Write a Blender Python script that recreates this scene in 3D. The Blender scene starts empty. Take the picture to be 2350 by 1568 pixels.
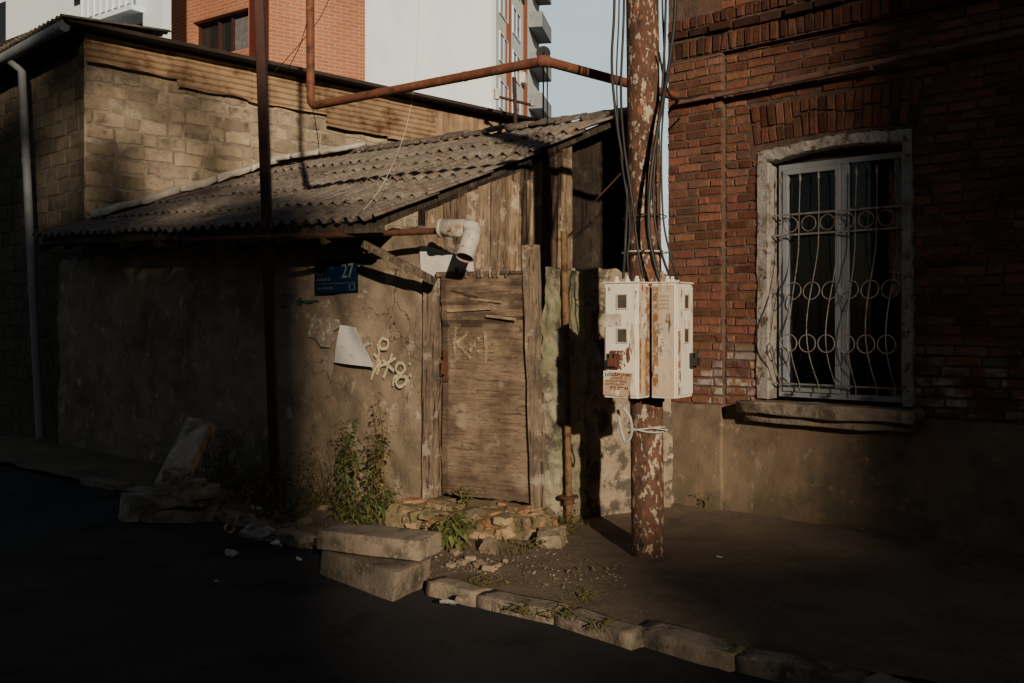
import bpy, math, random, bmesh
from mathutils import Vector, Matrix, noise
R=random.Random(11)
scene=bpy.context.scene
F0=2285.0; CH=1.6; HZ=742.0
# ------------------------------------------------------------------ helpers
class Frame:
    """vertical wall plane: a metres along, z up, d metres out of the wall"""
    def __init__(s,ox,oy,ux,uy):
        l=math.hypot(ux,uy); s.ox,s.oy,s.ux,s.uy=ox,oy,ux/l,uy/l
        s.nx,s.ny=s.uy,-s.ux
    def p(s,a,z,d=0.0): return (s.ox+s.ux*a+s.nx*d, s.oy+s.uy*a+s.ny*d, z)
    def m(s,px,py,d=0.0):
        k=(px-1175)/F0; ox=s.ox+s.nx*d; oy=s.oy+s.ny*d
        a=(k*oy-ox)/(s.ux-k*s.uy); Y=oy+s.uy*a
        return a, CH+(HZ-py)/F0*Y
def P(px,py,Y): return Vector(((px-1175)/F0*Y, Y, CH+(HZ-py)/F0*Y))
def G(px,py,z=0.0):
    Y=(CH-z)*F0/(py-HZ); return Vector(((px-1175)/F0*Y,Y,z))
def nz(x,y,z=0.0): return noise.noise(Vector((x,y,z)))
class MB:
    def __init__(s): s.v=[];s.f=[];s.mi=[];s.t=[];s.sm=[]
    def add(s,vs,fs,mat=0,tint=(1,1,1),smooth=False):
        o=len(s.v); s.v.extend([tuple(q) for q in vs])
        if isinstance(tint,(int,float)): tint=(tint,tint,tint)
        for f in fs:
            s.f.append(tuple(i+o for i in f)); s.mi.append(mat); s.t.append(tint); s.sm.append(smooth)
    def hexa(s,c,mat=0,tint=1.0):
        s.add(c,[(0,1,2,3),(7,6,5,4),(0,4,5,1),(1,5,6,2),(2,6,7,3),(3,7,4,0)],mat,tint)
    def fbox(s,F,a0,a1,z0,z1,d0,d1,mat=0,tint=1.0,j=0.0):
        def q(): return R.uniform(-j,j) if j else 0
        c=[F.p(a+q(),z+q(),d+q()*.3) for (a,z,d) in ((a0,z0,d1),(a1,z0,d1),(a1,z1,d1),(a0,z1,d1),(a0,z0,d0),(a1,z0,d0),(a1,z1,d0),(a0,z1,d0))]
        s.hexa(c,mat,tint)
    def beam(s,p0,p1,w,h,mat=0,tint=1.0,up=(0,0,1)):
        p0=Vector(p0);p1=Vector(p1); t=(p1-p0).normalized(); up=Vector(up)
        if abs(t.dot(up))>.97: up=Vector((0,1,0))
        x=t.cross(up).normalized(); y=x.cross(t).normalized(); x=x*w/2; y=y*h/2
        c=[p0-x-y,p0+x-y,p0+x+y,p0-x+y,p1-x-y,p1+x-y,p1+x+y,p1-x+y]
        s.hexa(c,mat,tint)
    def tube(s,pts,r,seg=10,mat=0,tint=1.0,cap=True,closed=False):
        pts=[Vector(p) for p in pts]; n=len(pts)
        rs=r if isinstance(r,(list,tuple)) else [r]*n
        def tan(i):
            if closed: return (pts[(i+1)%n]-pts[i-1]).normalized()
            return (pts[min(i+1,n-1)]-pts[max(i-1,0)]).normalized()
        t=tan(0); ref=Vector((0,0,1)) if abs(t.z)<.9 else Vector((0,1,0))
        x=t.cross(ref).normalized(); vs=[];fs=[]
        for i in range(n):
            t=tan(i); x=(x-t*x.dot(t)).normalized(); y=t.cross(x)
            for k in range(seg):
                an=2*math.pi*k/seg; vs.append(pts[i]+(x*math.cos(an)+y*math.sin(an))*rs[i])
        m=n if closed else n-1
        for i in range(m):
            for k in range(seg):
                a=i*seg+k; b=i*seg+(k+1)%seg; c=((i+1)%n)*seg+(k+1)%seg; d=((i+1)%n)*seg+k
                fs.append((a,b,c,d))
        s.add(vs,fs,mat,tint,True)
        if cap and not closed:
            s.add(vs[:seg],[tuple(range(seg-1,-1,-1))],mat,tint); s.add(vs[-seg:],[tuple(range(seg))],mat,tint)
    def obj(s,name,mats,parent=None,bevel=0,solid=0,**pr):
        me=bpy.data.meshes.new(name); me.from_pydata(s.v,[],s.f)
        if not isinstance(mats,(list,tuple)): mats=[mats]
        for m in mats: me.materials.append(m)
        me.polygons.foreach_set('material_index',s.mi); me.polygons.foreach_set('use_smooth',s.sm)
        at=me.attributes.new('tint','FLOAT_COLOR','FACE')
        fl=[]
        for t in s.t: fl.extend((t[0],t[1],t[2],1))
        at.data.foreach_set('color',fl); me.update()
        o=bpy.data.objects.new(name,me); scene.collection.objects.link(o)
        if bevel:
            b=o.modifiers.new('b','BEVEL'); b.width=bevel; b.segments=2; b.limit_method='ANGLE'
        if solid:
            b=o.modifiers.new('s','SOLIDIFY'); b.thickness=solid; b.offset=-1
        if parent:
            o.parent=parent; o.matrix_parent_inverse=Matrix.Translation(-parent.location)
        for k,v in pr.items(): o[k]=v
        return o
def root(name,loc,**pr):
    o=bpy.data.objects.new(name,None); o.location=loc; o.empty_display_size=.2
    scene.collection.objects.link(o)
    for k,v in pr.items(): o[k]=v
    return o
bm=bmesh.new(); bmesh.ops.create_cube(bm,size=2); bmesh.ops.subdivide_edges(bm,edges=bm.edges[:],cuts=6,use_grid_fill=True)
bm.verts.index_update(); TV=[v.co.copy() for v in bm.verts]; TF=[tuple(v.index for v in f.verts) for f in bm.faces]; bm.free()
def lumpy(mb,c,ax,ay,az,rd=.25,amp=.01,fr=6,tint=1.0,mat=0,smooth=True):
    c=Vector(c);ax=Vector(ax);ay=Vector(ay);az=Vector(az); sd=R.uniform(0,99); vs=[]
    for v in TV:
        q=v.lerp(v.normalized()*1.25,rd); p=c+ax*q.x+ay*q.y+az*q.z
        nv=noise.noise_vector(p*fr+Vector((sd,sd,0))); nv2=noise.noise_vector(p*fr*3.3+Vector((sd,0,sd)))
        vs.append(p+nv*amp+nv2*amp*.4)
    mb.add(vs,TF,mat,tint,smooth)
def axes(yaw,pitch=0,roll=0,l=1,w=1,h=1):
    M=Matrix.Rotation(yaw,3,'Z')@Matrix.Rotation(pitch,3,'Y')@Matrix.Rotation(roll,3,'X')
    return M@Vector((l/2,0,0)),M@Vector((0,w/2,0)),M@Vector((0,0,h/2))
# ------------------------------------------------------------------ materials
def surf(name,base,var,scale=6,rough=.85,bump=.4,bscale=40,bdist=.01,stains=(),raw=(),attr=False,stretch=(1,1,1),metal=0,cracks=None,spec=.3,detail=6,holes=None):
    m=bpy.data.materials.new(name); m.use_nodes=True; nt=m.node_tree; N=nt.nodes; L=nt.links; N.clear()
    out=N.new('ShaderNodeOutputMaterial'); b=N.new('ShaderNodeBsdfPrincipled'); L.new(b.outputs[0],out.inputs[0])
    b.inputs['Roughness'].default_value=rough; b.inputs['Metallic'].default_value=metal
    b.inputs['Specular IOR Level'].default_value=spec
    tc=N.new('ShaderNodeTexCoord'); mp=N.new('ShaderNodeMapping'); mp.inputs['Scale'].default_value=stretch
    L.new(tc.outputs['Object'],mp.inputs[0])
    def noi(sc,det=detail,ro=.6,raw=False):
        n=N.new('ShaderNodeTexNoise'); n.inputs['Scale'].default_value=sc; n.inputs['Detail'].default_value=det; n.inputs['Roughness'].default_value=ro
        L.new(tc.outputs['Object'] if raw else mp.outputs[0],n.inputs['Vector']); return n.outputs[0]
    def rng(s,lo,hi):
        r=N.new('ShaderNodeMapRange'); r.inputs[1].default_value=lo; r.inputs[2].default_value=hi; L.new(s,r.inputs[0]); return r.outputs[0]
    def mix(f,a,c,bt='MIX'):
        x=N.new('ShaderNodeMix'); x.data_type='RGBA'; x.blend_type=bt
        if isinstance(f,(int,float)): x.inputs[0].default_value=f
        else: L.new(f,x.inputs[0])
        for i,q in ((6,a),(7,c)):
            if isinstance(q,tuple): x.inputs[i].default_value=(q[0],q[1],q[2],1)
            else: L.new(q,x.inputs[i])
        return x.outputs[2]
    def mul(a,c):
        x=N.new('ShaderNodeMath'); x.operation='MULTIPLY'; L.new(a,x.inputs[0])
        if isinstance(c,(int,float)): x.inputs[1].default_value=c
        else: L.new(c,x.inputs[1])
        return x.outputs[0]
    col=mix(rng(noi(scale),.32,.68),tuple(base),tuple(var))
    for israw,lst in ((False,stains),(True,raw)):
        for st in lst:
            f=rng(noi(st[1],8,.65,israw),st[2],st[3])
            if len(st)>4 and st[4]:
                sp=N.new('ShaderNodeSeparateXYZ'); L.new(tc.outputs['Object'],sp.inputs[0])
                f=mul(f,rng(sp.outputs[2],st[4][0],st[4][1]))
            if len(st)>5 and st[5]: f=mul(f,st[5])
            col=mix(f,col,tuple(st[0]))
    if cracks:
        v=N.new('ShaderNodeTexVoronoi'); v.feature='DISTANCE_TO_EDGE'; v.inputs['Scale'].default_value=cracks[0]
        wp=N.new('ShaderNodeVectorMath'); wp.operation='ADD'
        nn=N.new('ShaderNodeTexNoise'); nn.inputs['Scale'].default_value=cracks[0]*2.5; nn.inputs['Detail'].default_value=6
        L.new(mp.outputs[0],nn.inputs['Vector']); sc=N.new('ShaderNodeVectorMath'); sc.operation='SCALE'; sc.inputs['Scale'].default_value=.55/cracks[0]*2
        L.new(nn.outputs['Color'],sc.inputs[0]); L.new(mp.outputs[0],wp.inputs[0]); L.new(sc.outputs[0],wp.inputs[1]); L.new(wp.outputs[0],v.inputs['Vector'])
        cf=mul(rng(v.outputs[0],cracks[1],0),rng(noi(cracks[0]*.9),.5,.6)); col=mix(cf,col,(.03,.025,.02))
    if attr:
        a=N.new('ShaderNodeAttribute'); a.attribute_name='tint'; col=mix(1.0,col,a.outputs['Color'],'MULTIPLY')
    L.new(col,b.inputs['Base Color'])
    if holes: # worn / thinly sprayed coverage
        L.new(mul(rng(noi(holes[0],8,.7,True),holes[1],holes[2]),holes[3]),b.inputs['Alpha'])
    if bump:
        bp=N.new('ShaderNodeBump'); bp.inputs['Strength'].default_value=bump; bp.inputs['Distance'].default_value=bdist
        hsum=N.new('ShaderNodeMath'); hsum.operation='ADD'; L.new(noi(bscale,8,.7),hsum.inputs[0]); L.new(noi(bscale*.15,4,.5),hsum.inputs[1])
        L.new(hsum.outputs[0],bp.inputs['Height']); L.new(bp.outputs[0],b.inputs['Normal'])
    return m
def plain(name,c,rough=.6,**k): return surf(name,c,tuple(x*.75 for x in c),rough=rough,**k)
M_plaster=surf('wall_plaster',(.33,.255,.175),(.215,.165,.118),scale=2.2,bump=.8,bscale=30,bdist=.014,
    stains=[((.10,.083,.063),1.3,.48,.70),((.42,.35,.26),5,.58,.66),((.15,.14,.07),3,.42,.6,(.9,0),.8),((.06,.05,.04),2.5,.48,.62,(2.0,2.4),.7),((.13,.10,.075),14,.60,.68,None,.6)],cracks=(1.1,.012))
M_conc=surf('rough_concrete',(.33,.30,.21),(.22,.20,.13),scale=5,bump=.9,bscale=25,bdist=.02,stains=[((.10,.09,.07),4,.52,.62),((.2,.21,.11),3,.5,.62)],cracks=(5,.03))
M_conc2=surf('flaking_plaster_wall',(.34,.275,.20),(.23,.18,.13),scale=7,bump=1,bscale=22,bdist=.02,stains=[((.10,.085,.065),5,.5,.56),((.44,.38,.29),8,.6,.66)])
M_brick=surf('old_red_brick',(.235,.092,.054),(.16,.066,.042),scale=9,bump=1,bscale=60,bdist=.014,attr=True,stains=[((.075,.040,.030),3.0,.52,.70),((.27,.19,.14),16,.62,.70,None,.5),((.40,.35,.32),4,.50,.60,(1.50,1.20),.8)])
M_mortar=surf('brick_mortar',(.15,.10,.075),(.07,.048,.036),scale=12,bump=1,bscale=50,bdist=.015,stains=[((.20,.085,.05),6,.55,.62,None,.6)])
M_block=surf('cement_block',(.46,.375,.28),(.31,.25,.18),scale=6,bump=1,bscale=55,bdist=.022,attr=True,stains=[((.15,.12,.09),4,.54,.68),((.50,.43,.34),20,.6,.68),((.18,.15,.11),26,.6,.68)])
M_blockm=surf('block_mortar',(.15,.12,.09),(.46,.39,.29),scale=4,bump=1,bscale=25,bdist=.03,attr=True)
M_plinth=surf('plinth_render',(.22,.16,.11),(.155,.115,.08),scale=3,bump=.6,bscale=40,bdist=.01,stains=[((.1,.08,.06),2,.50,.66),((.11,.10,.06),4,.45,.6,(.5,0),.8),((.29,.22,.16),9,.60,.68,None,.7)])
M_surround=surf('flaking_whitewash',(.42,.40,.37),(.30,.275,.245),scale=8,bump=1,bscale=30,bdist=.02,stains=[((.13,.095,.07),12,.55,.60),((.20,.165,.135),5,.54,.66)])
M_pvc=plain('white_window_plastic',(.34,.37,.41),.5,bump=0)
M_wood=surf('weathered_wood',(.28,.21,.148),(.15,.112,.08),scale=7,bump=1,bscale=22,bdist=.012,stretch=(7,7,.5),attr=True,stains=[((.045,.03,.022),4,.55,.61),((.05,.035,.025),14,.59,.63)],raw=[((.48,.42,.34),7,.55,.61,None,.6),((.08,.06,.045),4,.48,.64,None,.75)])
M_door=surf('door_sheet_wood',(.285,.21,.145),(.17,.122,.084),scale=5,bump=1,bscale=14,bdist=.008,stretch=(1.3,1.3,14),attr=True,stains=[((.07,.048,.035),3.5,.54,.63,None,.8),((.045,.032,.024),9,.59,.63,None,.85),((.42,.345,.26),7,.60,.69,None,.6)],
    raw=[((.080,.056,.040),2.3,.44,.62,None,.85),((.43,.36,.275),3.6,.57,.68,None,.5),((.055,.042,.032),18,.61,.65,None,.8),((.075,.052,.038),3,.40,.60,(1.45,1.85),.75)])
M_slate=surf('asbestos_slate',(.215,.18,.15),(.11,.092,.076),scale=3,bump=.8,bscale=60,bdist=.006,stains=[((.38,.345,.29),38,.56,.64),((.05,.04,.035),9,.55,.68),((.14,.085,.045),5,.55,.7)],attr=True)
M_rust=surf('rusted_steel',(.13,.05,.028),(.06,.028,.018),scale=18,rough=.8,bump=.5,bscale=60,bdist=.004,stains=[((.24,.10,.04),9,.58,.68)],spec=.3)
M_gas=surf('brown_painted_pipe',(.20,.075,.042),(.12,.048,.03),scale=9,rough=.7,bump=.3,bscale=50,bdist=.003,stains=[((.07,.033,.02),8,.56,.66),((.27,.13,.07),14,.60,.68)])
M_darksteel=surf('dark_painted_steel',(.07,.03,.022),(.04,.018,.014),scale=7,rough=.7,bump=.3,bdist=.003)
M_pole=surf('pole_peeling_paint',(.135,.068,.044),(.07,.038,.027),scale=16,rough=.85,bump=1,bscale=50,bdist=.008,stretch=(1,1,.5),
    stains=[((.45,.37,.28),30,.55,.58,None,.85),((.45,.37,.29),8,.60,.63,None,.85),((.04,.024,.018),9,.56,.63),((.24,.105,.045),22,.58,.66)])
def boxm(name,base,var,k,sh=0): return surf(name,base,var,scale=6,rough=.5,bump=.4,bscale=50,bdist=.004,stretch=(1,1,.3),
    stains=[((.56,.44,.28),5,.52-sh,.70-sh,None,k),((.36,.17,.06),8,.61-sh,.68-sh,None,.85),((.13,.05,.025),14,.62,.65),((.3,.25,.19),22,.60,.63,None,.7)])
M_box=boxm('meter_box_paint',(.76,.72,.62),(.63,.58,.48),.7)
M_box2=boxm('meter_box_rusty_side',(.56,.48,.37),(.42,.32,.22),1.0,.03)
M_glassd=surf('dark_glass',(.015,.017,.02),(.02,.02,.022),rough=.12,bump=0,spec=.5)
M_meterw=surf('dusty_meter_glass',(.09,.08,.07),(.05,.045,.04),scale=20,rough=.35,bump=0)
M_cable=surf('black_cable',(.02,.02,.02),(.03,.03,.03),rough=.5,bump=0)
M_white=surf('dirty_white_paint',(.66,.62,.55),(.52,.48,.42),scale=7,rough=.6,bump=.2,bdist=.003,stains=[((.25,.14,.07),10,.62,.68)])
M_flue=surf('galvanised_flue',(.54,.50,.43),(.38,.345,.29),scale=7,rough=.5,bump=.3,bdist=.003,stains=[((.30,.19,.12),6,.56,.66),((.1,.06,.04),14,.60,.64)])
M_paper=surf('poster_paper',(.70,.69,.66),(.60,.59,.56),scale=5,rough=.8,bump=.2,bdist=.003,stains=[((.2,.18,.15),14,.64,.66)])
M_grille=surf('chipped_white_iron',(.27,.255,.235),(.19,.17,.15),scale=25,rough=.6,bump=.3,bdist=.002,stains=[((.11,.065,.04),22,.54,.62)])
M_stone=surf('kerb_granite',(.30,.245,.185),(.19,.155,.115),scale=8,bump=1,bscale=35,bdist=.015,stains=[((.07,.06,.045),4,.52,.68),((.38,.32,.25),18,.6,.68),((.1,.08,.06),22,.6,.66)],attr=True)
M_rubble=surf('rubble_masonry',(.31,.25,.175),(.19,.145,.10),scale=8,bump=1,bscale=40,bdist=.015,stains=[((.09,.08,.05),6,.52,.66)],attr=True)
M_road=surf('asphalt_road',(.058,.054,.052),(.038,.036,.035),scale=1.2,rough=.95,bump=.9,bscale=120,bdist=.01,stains=[((.085,.075,.068),60,.58,.68),((.026,.024,.023),1.8,.55,.68)],spec=.15)
M_pave=surf('worn_pavement',(.215,.165,.118),(.14,.107,.077),scale=3,rough=.95,bump=1,bscale=60,bdist=.02,stains=[((.34,.265,.19),40,.58,.66),((.07,.056,.042),2.6,.52,.68),((.22,.17,.115),1.3,.5,.6),((.06,.048,.036),30,.6,.68)])
M_ground=surf('earth_ground',(.06,.05,.038),(.04,.033,.026),scale=.3)
M_leaf=surf('weed_leaf',(.080,.088,.036),(.055,.062,.026),scale=12,rough=.7,bump=0,attr=True)
M_sheet=surf('rusty_corrugated_sheet',(.42,.30,.185),(.25,.165,.10),scale=3,rough=.6,bump=.4,bscale=30,bdist=.004,stains=[((.13,.065,.035),2.5,.5,.66)],attr=True)
M_zinc=surf('pale_zinc',(.24,.27,.30),(.17,.19,.21),scale=5,rough=.6,bump=.2,bdist=.003)
M_dark=plain('roof_felt_dark',(.045,.035,.03),.9)
M_apt_white=surf('apartment_render',(.72,.82,.90),(.66,.75,.83),scale=.35,bump=.1,stretch=(1,1,.4),stains=[((.50,.56,.62),.25,.5,.72,None,.6)])
M_opp=surf('opposite_render',(.06,.055,.05),(.05,.045,.04),scale=.5)
M_blue=surf('enamel_blue',(.003,.015,.04),(.002,.011,.03),rough=.8,bump=0,spec=.05)
M_signw=plain('sign_lettering',(.11,.135,.16),.7,bump=0)
M_spray_y=surf('pale_spray',(.66,.60,.38),(.50,.44,.27),scale=25,bump=0,holes=(22,.28,.46,.95))
M_spray_g=surf('green_spray',(.03,.16,.10),(.02,.12,.08),scale=20,bump=0)
M_spray_k=surf('black_spray',(.04,.033,.027),(.05,.04,.033),scale=20,bump=0,holes=(10,.38,.62,.6))
M_ink=plain('printed_ink',(.03,.02,.02),.7,bump=0)
M_flyer=surf('flyer_paper',(.52,.38,.27),(.36,.22,.14),scale=9,bump=0,stains=[((.62,.56,.48),12,.56,.6),((.14,.08,.05),16,.6,.64)])
M_curt=surf('net_curtain',(.20,.21,.24),(.10,.105,.12),scale=3,bump=0,stretch=(9,9,.3))
def tilemat():
    m=bpy.data.materials.new('orange_facing_tile'); m.use_nodes=True; nt=m.node_tree; N=nt.nodes; L=nt.links
    b=N['Principled BSDF']; b.inputs['Roughness'].default_value=.8
    tc=N.new('ShaderNodeTexCoord'); sp=N.new('ShaderNodeSeparateXYZ'); cb=N.new('ShaderNodeCombineXYZ')
    L.new(tc.outputs['Object'],sp.inputs[0]); L.new(sp.outputs[0],cb.inputs[0]); L.new(sp.outputs[2],cb.inputs[1])
    t=N.new('ShaderNodeTexBrick'); t.inputs['Scale'].default_value=1; t.inputs['Brick Width'].default_value=.30; t.inputs['Row Height'].default_value=.10
    t.inputs['Mortar Size'].default_value=.010; t.inputs['Color1'].default_value=(.40,.165,.085,1); t.inputs['Color2'].default_value=(.34,.135,.07,1); t.inputs['Mortar'].default_value=(.46,.28,.19,1)
    L.new(cb.outputs[0],t.inputs[0]); 
    n=N.new('ShaderNodeTexNoise'); n.inputs['Scale'].default_value=.5; L.new(tc.outputs['Object'],n.inputs[0])
    r=N.new('ShaderNodeMapRange'); r.inputs[1].default_value=.3;r.inputs[2].default_value=.7;r.inputs[3].default_value=.8;r.inputs[4].default_value=1.05; L.new(n.outputs[0],r.inputs[0])
    x=N.new('ShaderNodeMix'); x.data_type='RGBA'; x.blend_type='MULTIPLY'; x.inputs[0].default_value=1; L.new(t.outputs[0],x.inputs[6]); L.new(r.outputs[0],x.inputs[7])
    L.new(x.outputs[2],b.inputs['Base Color']); return m
M_tile=tilemat()
def glassmat():
    m=bpy.data.materials.new('window_glass'); m.use_nodes=True; N=m.node_tree.nodes; L=m.node_tree.links; N.clear()
    o=N.new('ShaderNodeOutputMaterial'); t=N.new('ShaderNodeBsdfTransparent'); g=N.new('ShaderNodeBsdfGlossy'); g.inputs['Roughness'].default_value=.03
    t.inputs[0].default_value=(.82,.84,.88,1); f=N.new('ShaderNodeFresnel'); f.inputs[0].default_value=1.5; x=N.new('ShaderNodeMixShader')
    L.new(f.outputs[0],x.inputs[0]);L.new(t.outputs[0],x.inputs[1]);L.new(g.outputs[0],x.inputs[2]);L.new(x.outputs[0],o.inputs[0]); return m
M_glass=glassmat()
# ------------------------------------------------------------------ light
EL=math.radians(15); SD=Vector((.22,-.975,0)).normalized()   # towards the sun
w=bpy.data.worlds.new('World'); scene.world=w; w.use_nodes=True; nt=w.node_tree; N=nt.nodes; L=nt.links
sky=N.new('ShaderNodeTexSky'); sky.sky_type='NISHITA'; sky.sun_disc=False; sky.sun_elevation=EL
sky.sun_rotation=math.atan2(SD.x,SD.y); sky.dust_density=1.5; sky.air_density=1.2
bg=N['Background']; L.new(sky.outputs[0],bg.inputs[0]); bg.inputs[1].default_value=.040
# pale sun-lit haze bank low above the northern horizon, thin streaky cloud
tc=N.new('ShaderNodeTexCoord'); sp=N.new('ShaderNodeSeparateXYZ'); L.new(tc.outputs['Generated'],sp.inputs[0])
def mr(s,a,b,c=0,d=1):
    r=N.new('ShaderNodeMapRange'); r.interpolation_type='SMOOTHSTEP'
    for i,v in enumerate((a,b,c,d)): r.inputs[i+1].default_value=v
    L.new(s,r.inputs[0]); return r.outputs[0]
def mm(a,b):
    x=N.new('ShaderNodeMath'); x.operation='MULTIPLY'; L.new(a,x.inputs[0]); L.new(b,x.inputs[1]); return x.outputs[0]
mp=N.new('ShaderNodeMapping'); mp.inputs['Scale'].default_value=(3,3,9); L.new(tc.outputs['Generated'],mp.inputs[0])
cn=N.new('ShaderNodeTexNoise'); cn.inputs['Scale'].default_value=1.2; cn.inputs['Detail'].default_value=6; L.new(mp.outputs[0],cn.inputs[0])
fac=mm(mm(mr(sp.outputs[1],.55,.9),mr(sp.outputs[2],.38,.62,1,0)),mr(cn.outputs[0],.3,.7,.84,1.0))
bg2=N.new('ShaderNodeBackground'); bg2.inputs[0].default_value=(.58,.68,.68,1); L.new(fac,bg2.inputs[1])
ad=N.new('ShaderNodeAddShader'); L.new(bg.outputs[0],ad.inputs[0]); L.new(bg2.outputs[0],ad.inputs[1]); L.new(ad.outputs[0],N['World Output'].inputs[0])
sl=bpy.data.lights.new('Sun','SUN'); sl.energy=5.0; sl.angle=math.radians(.8); sl.color=(1,.81,.59)
so=bpy.data.objects.new('Sun',sl); scene.collection.objects.link(so)
tos=Vector((SD.x*math.cos(EL),SD.y*math.cos(EL),math.sin(EL))); so.rotation_euler=(-tos).to_track_quat('-Z','Y').to_euler(); so.location=(3,-8,9)
cd=bpy.data.cameras.new('Camera'); cam=bpy.data.objects.new('Camera',cd); scene.collection.objects.link(cam); scene.camera=cam
cam.location=(0,0,CH); cam.rotation_euler=(math.radians(90),0,0); cd.lens=35; cd.sensor_width=36; cd.shift_y=-42/2350; cd.clip_end=2000; cd.clip_start=.05
# ------------------------------------------------------------------ ground
RZ=-.065
mb=MB(); mb.add([(-600,-600,-.12),(600,-600,-.12),(600,900,-.12),(-600,900,-.12)],[(0,1,2,3)]); mb.obj('ground',M_ground,kind='structure')
K=[(-40,41),(-15,19),(-7.5,12.9),(-4.35,10.2),(-2.63,8.64),(-1.74,7.57),(-.47,6.16),(.69,5.24),(1.65,4.58),(4,3.0),(8,.5),(20,-7),(45,-24)]
K=[Vector((a,b,0)) for a,b in K]
def resample(pts,st):
    out=[pts[0]]
    for i in range(len(pts)-1):
        n=max(1,int((pts[i+1]-pts[i]).length/st))
        for k in range(1,n+1): out.append(pts[i].lerp(pts[i+1],k/n))
    return out
KS=resample(K,.2); off=Vector((.683,.73,0))
mb=MB(); vs=[];fs=[];nr=70
for i,p in enumerate(KS):
    for j in range(nr):
        q=p+off*(.02+(j/(nr-1))**1.6*16)
        edge=max(0,1-j/9)*(.035 if q.x<-.6 else .012)
        z=-.004+.022*nz(q.x*1.3,q.y*1.3)+.010*nz(q.x*5,q.y*5)+.006*nz(q.x*13,q.y*13)-edge*(.6+nz(q.x*3,q.y*3)); vs.append((q.x,q.y,z))
for i in range(len(KS)-1):
    for j in range(nr-1): fs.append((i*nr+j,(i+1)*nr+j,(i+1)*nr+j+1,i*nr+j+1))
mb.add(vs,fs,smooth=True); mb.obj('pavement',M_pave,kind='structure')
mb=MB(); vs=[];fs=[];nr=26
for i,p in enumerate(KS):
    for j in range(nr):
        q=p-off*(-.05+(j/(nr-1))*9)
        z=RZ+.012*nz(q.x*1.1,q.y*1.1,3)+.004*nz(q.x*6,q.y*6); vs.append((q.x,q.y,z))
for i in range(len(KS)-1):
    for j in range(nr-1): fs.append((i*nr+j,i*nr+j+1,(i+1)*nr+j+1,(i+1)*nr+j))
mb.add(vs,fs,smooth=True); mb.obj('road',M_road,kind='structure')
kl=[(G(1000,1335),G(1108,1362)),(G(1112,1362),G(1290,1400)),(G(1294,1402),G(1472,1452)),(G(1478,1440),G(1698,1500)),(G(1704,1500),G(1990,1560)),(G(2000,1560),G(2350,1660)),
    (G(480,1165),G(615,1198)),(G(640,1212),G(715,1236)),(G(200,1093),G(285,1110)),(G(310,1115),G(440,1150))]
for i,(a,b) in enumerate(kl):
    t=(b-a); l=t.length; t.normalize(); n=Vector((-t.y,t.x,0)); t=(t+n*R.uniform(-.02,.02)).normalized(); c=(a+b)/2+Vector((0,0,-.054 if i<6 else -.07)); mb=MB()
    lumpy(mb,c+n*.0,t*(l/2+.006),n*.085,Vector((R.uniform(-.005,.005),0,.070+R.uniform(-.004,.004))),.14,.016,4,R.uniform(.95,1.2))
    mb.obj('kerb_stone',M_stone,category='kerb stone',label='worn rounded grey granite kerb stone edging the pavement' if i<6 else 'broken half-buried kerb stone in roadside dirt',group='kerb stones along the road')
# ------------------------------------------------------------------ brick laying
def brick(mb,F,a0,a1,z0,z1,d0,dep,mat,tint,rot=0,jit=.003,ed=.005,smooth=True):
    w=a1-a0;h=z1-z0; e=min(ed,w*.2,h*.2); ca=(a0+a1)/2; cz=(z0+z1)/2
    As=[-w/2,-w/2+e,-w/6+R.uniform(-.01,.01),w/6+R.uniform(-.01,.01),w/2-e,w/2]; Zs=[-h/2,-h/2+e,h/2-e,h/2]
    c,s=math.cos(rot),math.sin(rot); tl=R.uniform(-.003,.003); tv=R.uniform(-.0015,.0015); dd=dep*R.uniform(.5,1.5); vs=[]
    jr={}
    for j,y0 in enumerate(Zs):
        for i,x0 in enumerate(As):
            key=(min(max(i,1),4),min(max(j,1),2))
            if key not in jr: jr[key]=(R.uniform(-jit,jit),R.uniform(-jit,jit),R.uniform(-.0015,.0015)-(dd*.7 if (key[0] in(1,4) and R.random()<.10) else 0))
            x=x0+jr[key][0]; y=y0+jr[key][1]; ring=(i in(0,5) or j in(0,3))
            d=d0-.004 if ring else d0+dd+tl*(x/w*2)+tv*(y/h*2)+jr[key][2]
            vs.append(F.p(ca+x*c-y*s,cz+x*s+y*c,d))
    fs=[(j*6+i,j*6+i+1,(j+1)*6+i+1,(j+1)*6+i) for j in range(3) for i in range(5)]
    mb.add(vs,fs,mat,tint,False)
def lay(mb,F,a0,a1,z0,z1,bw,bh,gap,dep,mat,tf,holes=(),d0=0.0,jit=.003,miss=.0,wob=.004,ed=.005):
    z=z0;row=0
    while z<z1-.02:
        zz=min(z+bh,z1); a=a0-(bw*.5 if row%2 else 0)-R.uniform(0,bw*.2)
        while a<a1:
            l=bw*R.choice((1,1,1,.52,.9,1.08)) ; b0=max(a,a0); b1=min(a+l,a1); segs=[(b0,b1)]
            for (ha,hb,hz,hy) in holes:
                if zz>hz+.01 and z<hy-.01:
                    ns=[]
                    for (x0,x1) in segs:
                        if x1<=ha or x0>=hb: ns.append((x0,x1))
                        else:
                            if x0<ha: ns.append((x0,ha))
                            if x1>hb: ns.append((hb,x1))
                    segs=ns
            for (x0,x1) in segs:
                if x1-x0>.05 and R.random()>miss:
                    wv=wob*math.sin((x0)*3.1+z*5)*2; g=gap*R.uniform(.7,1.3)
                    brick(mb,F,x0+g/2,x1-g/2,z+g/2+wv,zz-g/2+wv,d0,dep,mat,tf(x0,z),R.uniform(-.009,.009),jit,ed)
            a+=l
        z+=bh;row+=1
def btint(a,z):
    v=R.choice((.55,.7,.85,1,1,1.1,1.25)); g=R.uniform(.88,1.2)
    return (v*1.0,v*g,v*g*R.uniform(.85,1.2))
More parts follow.
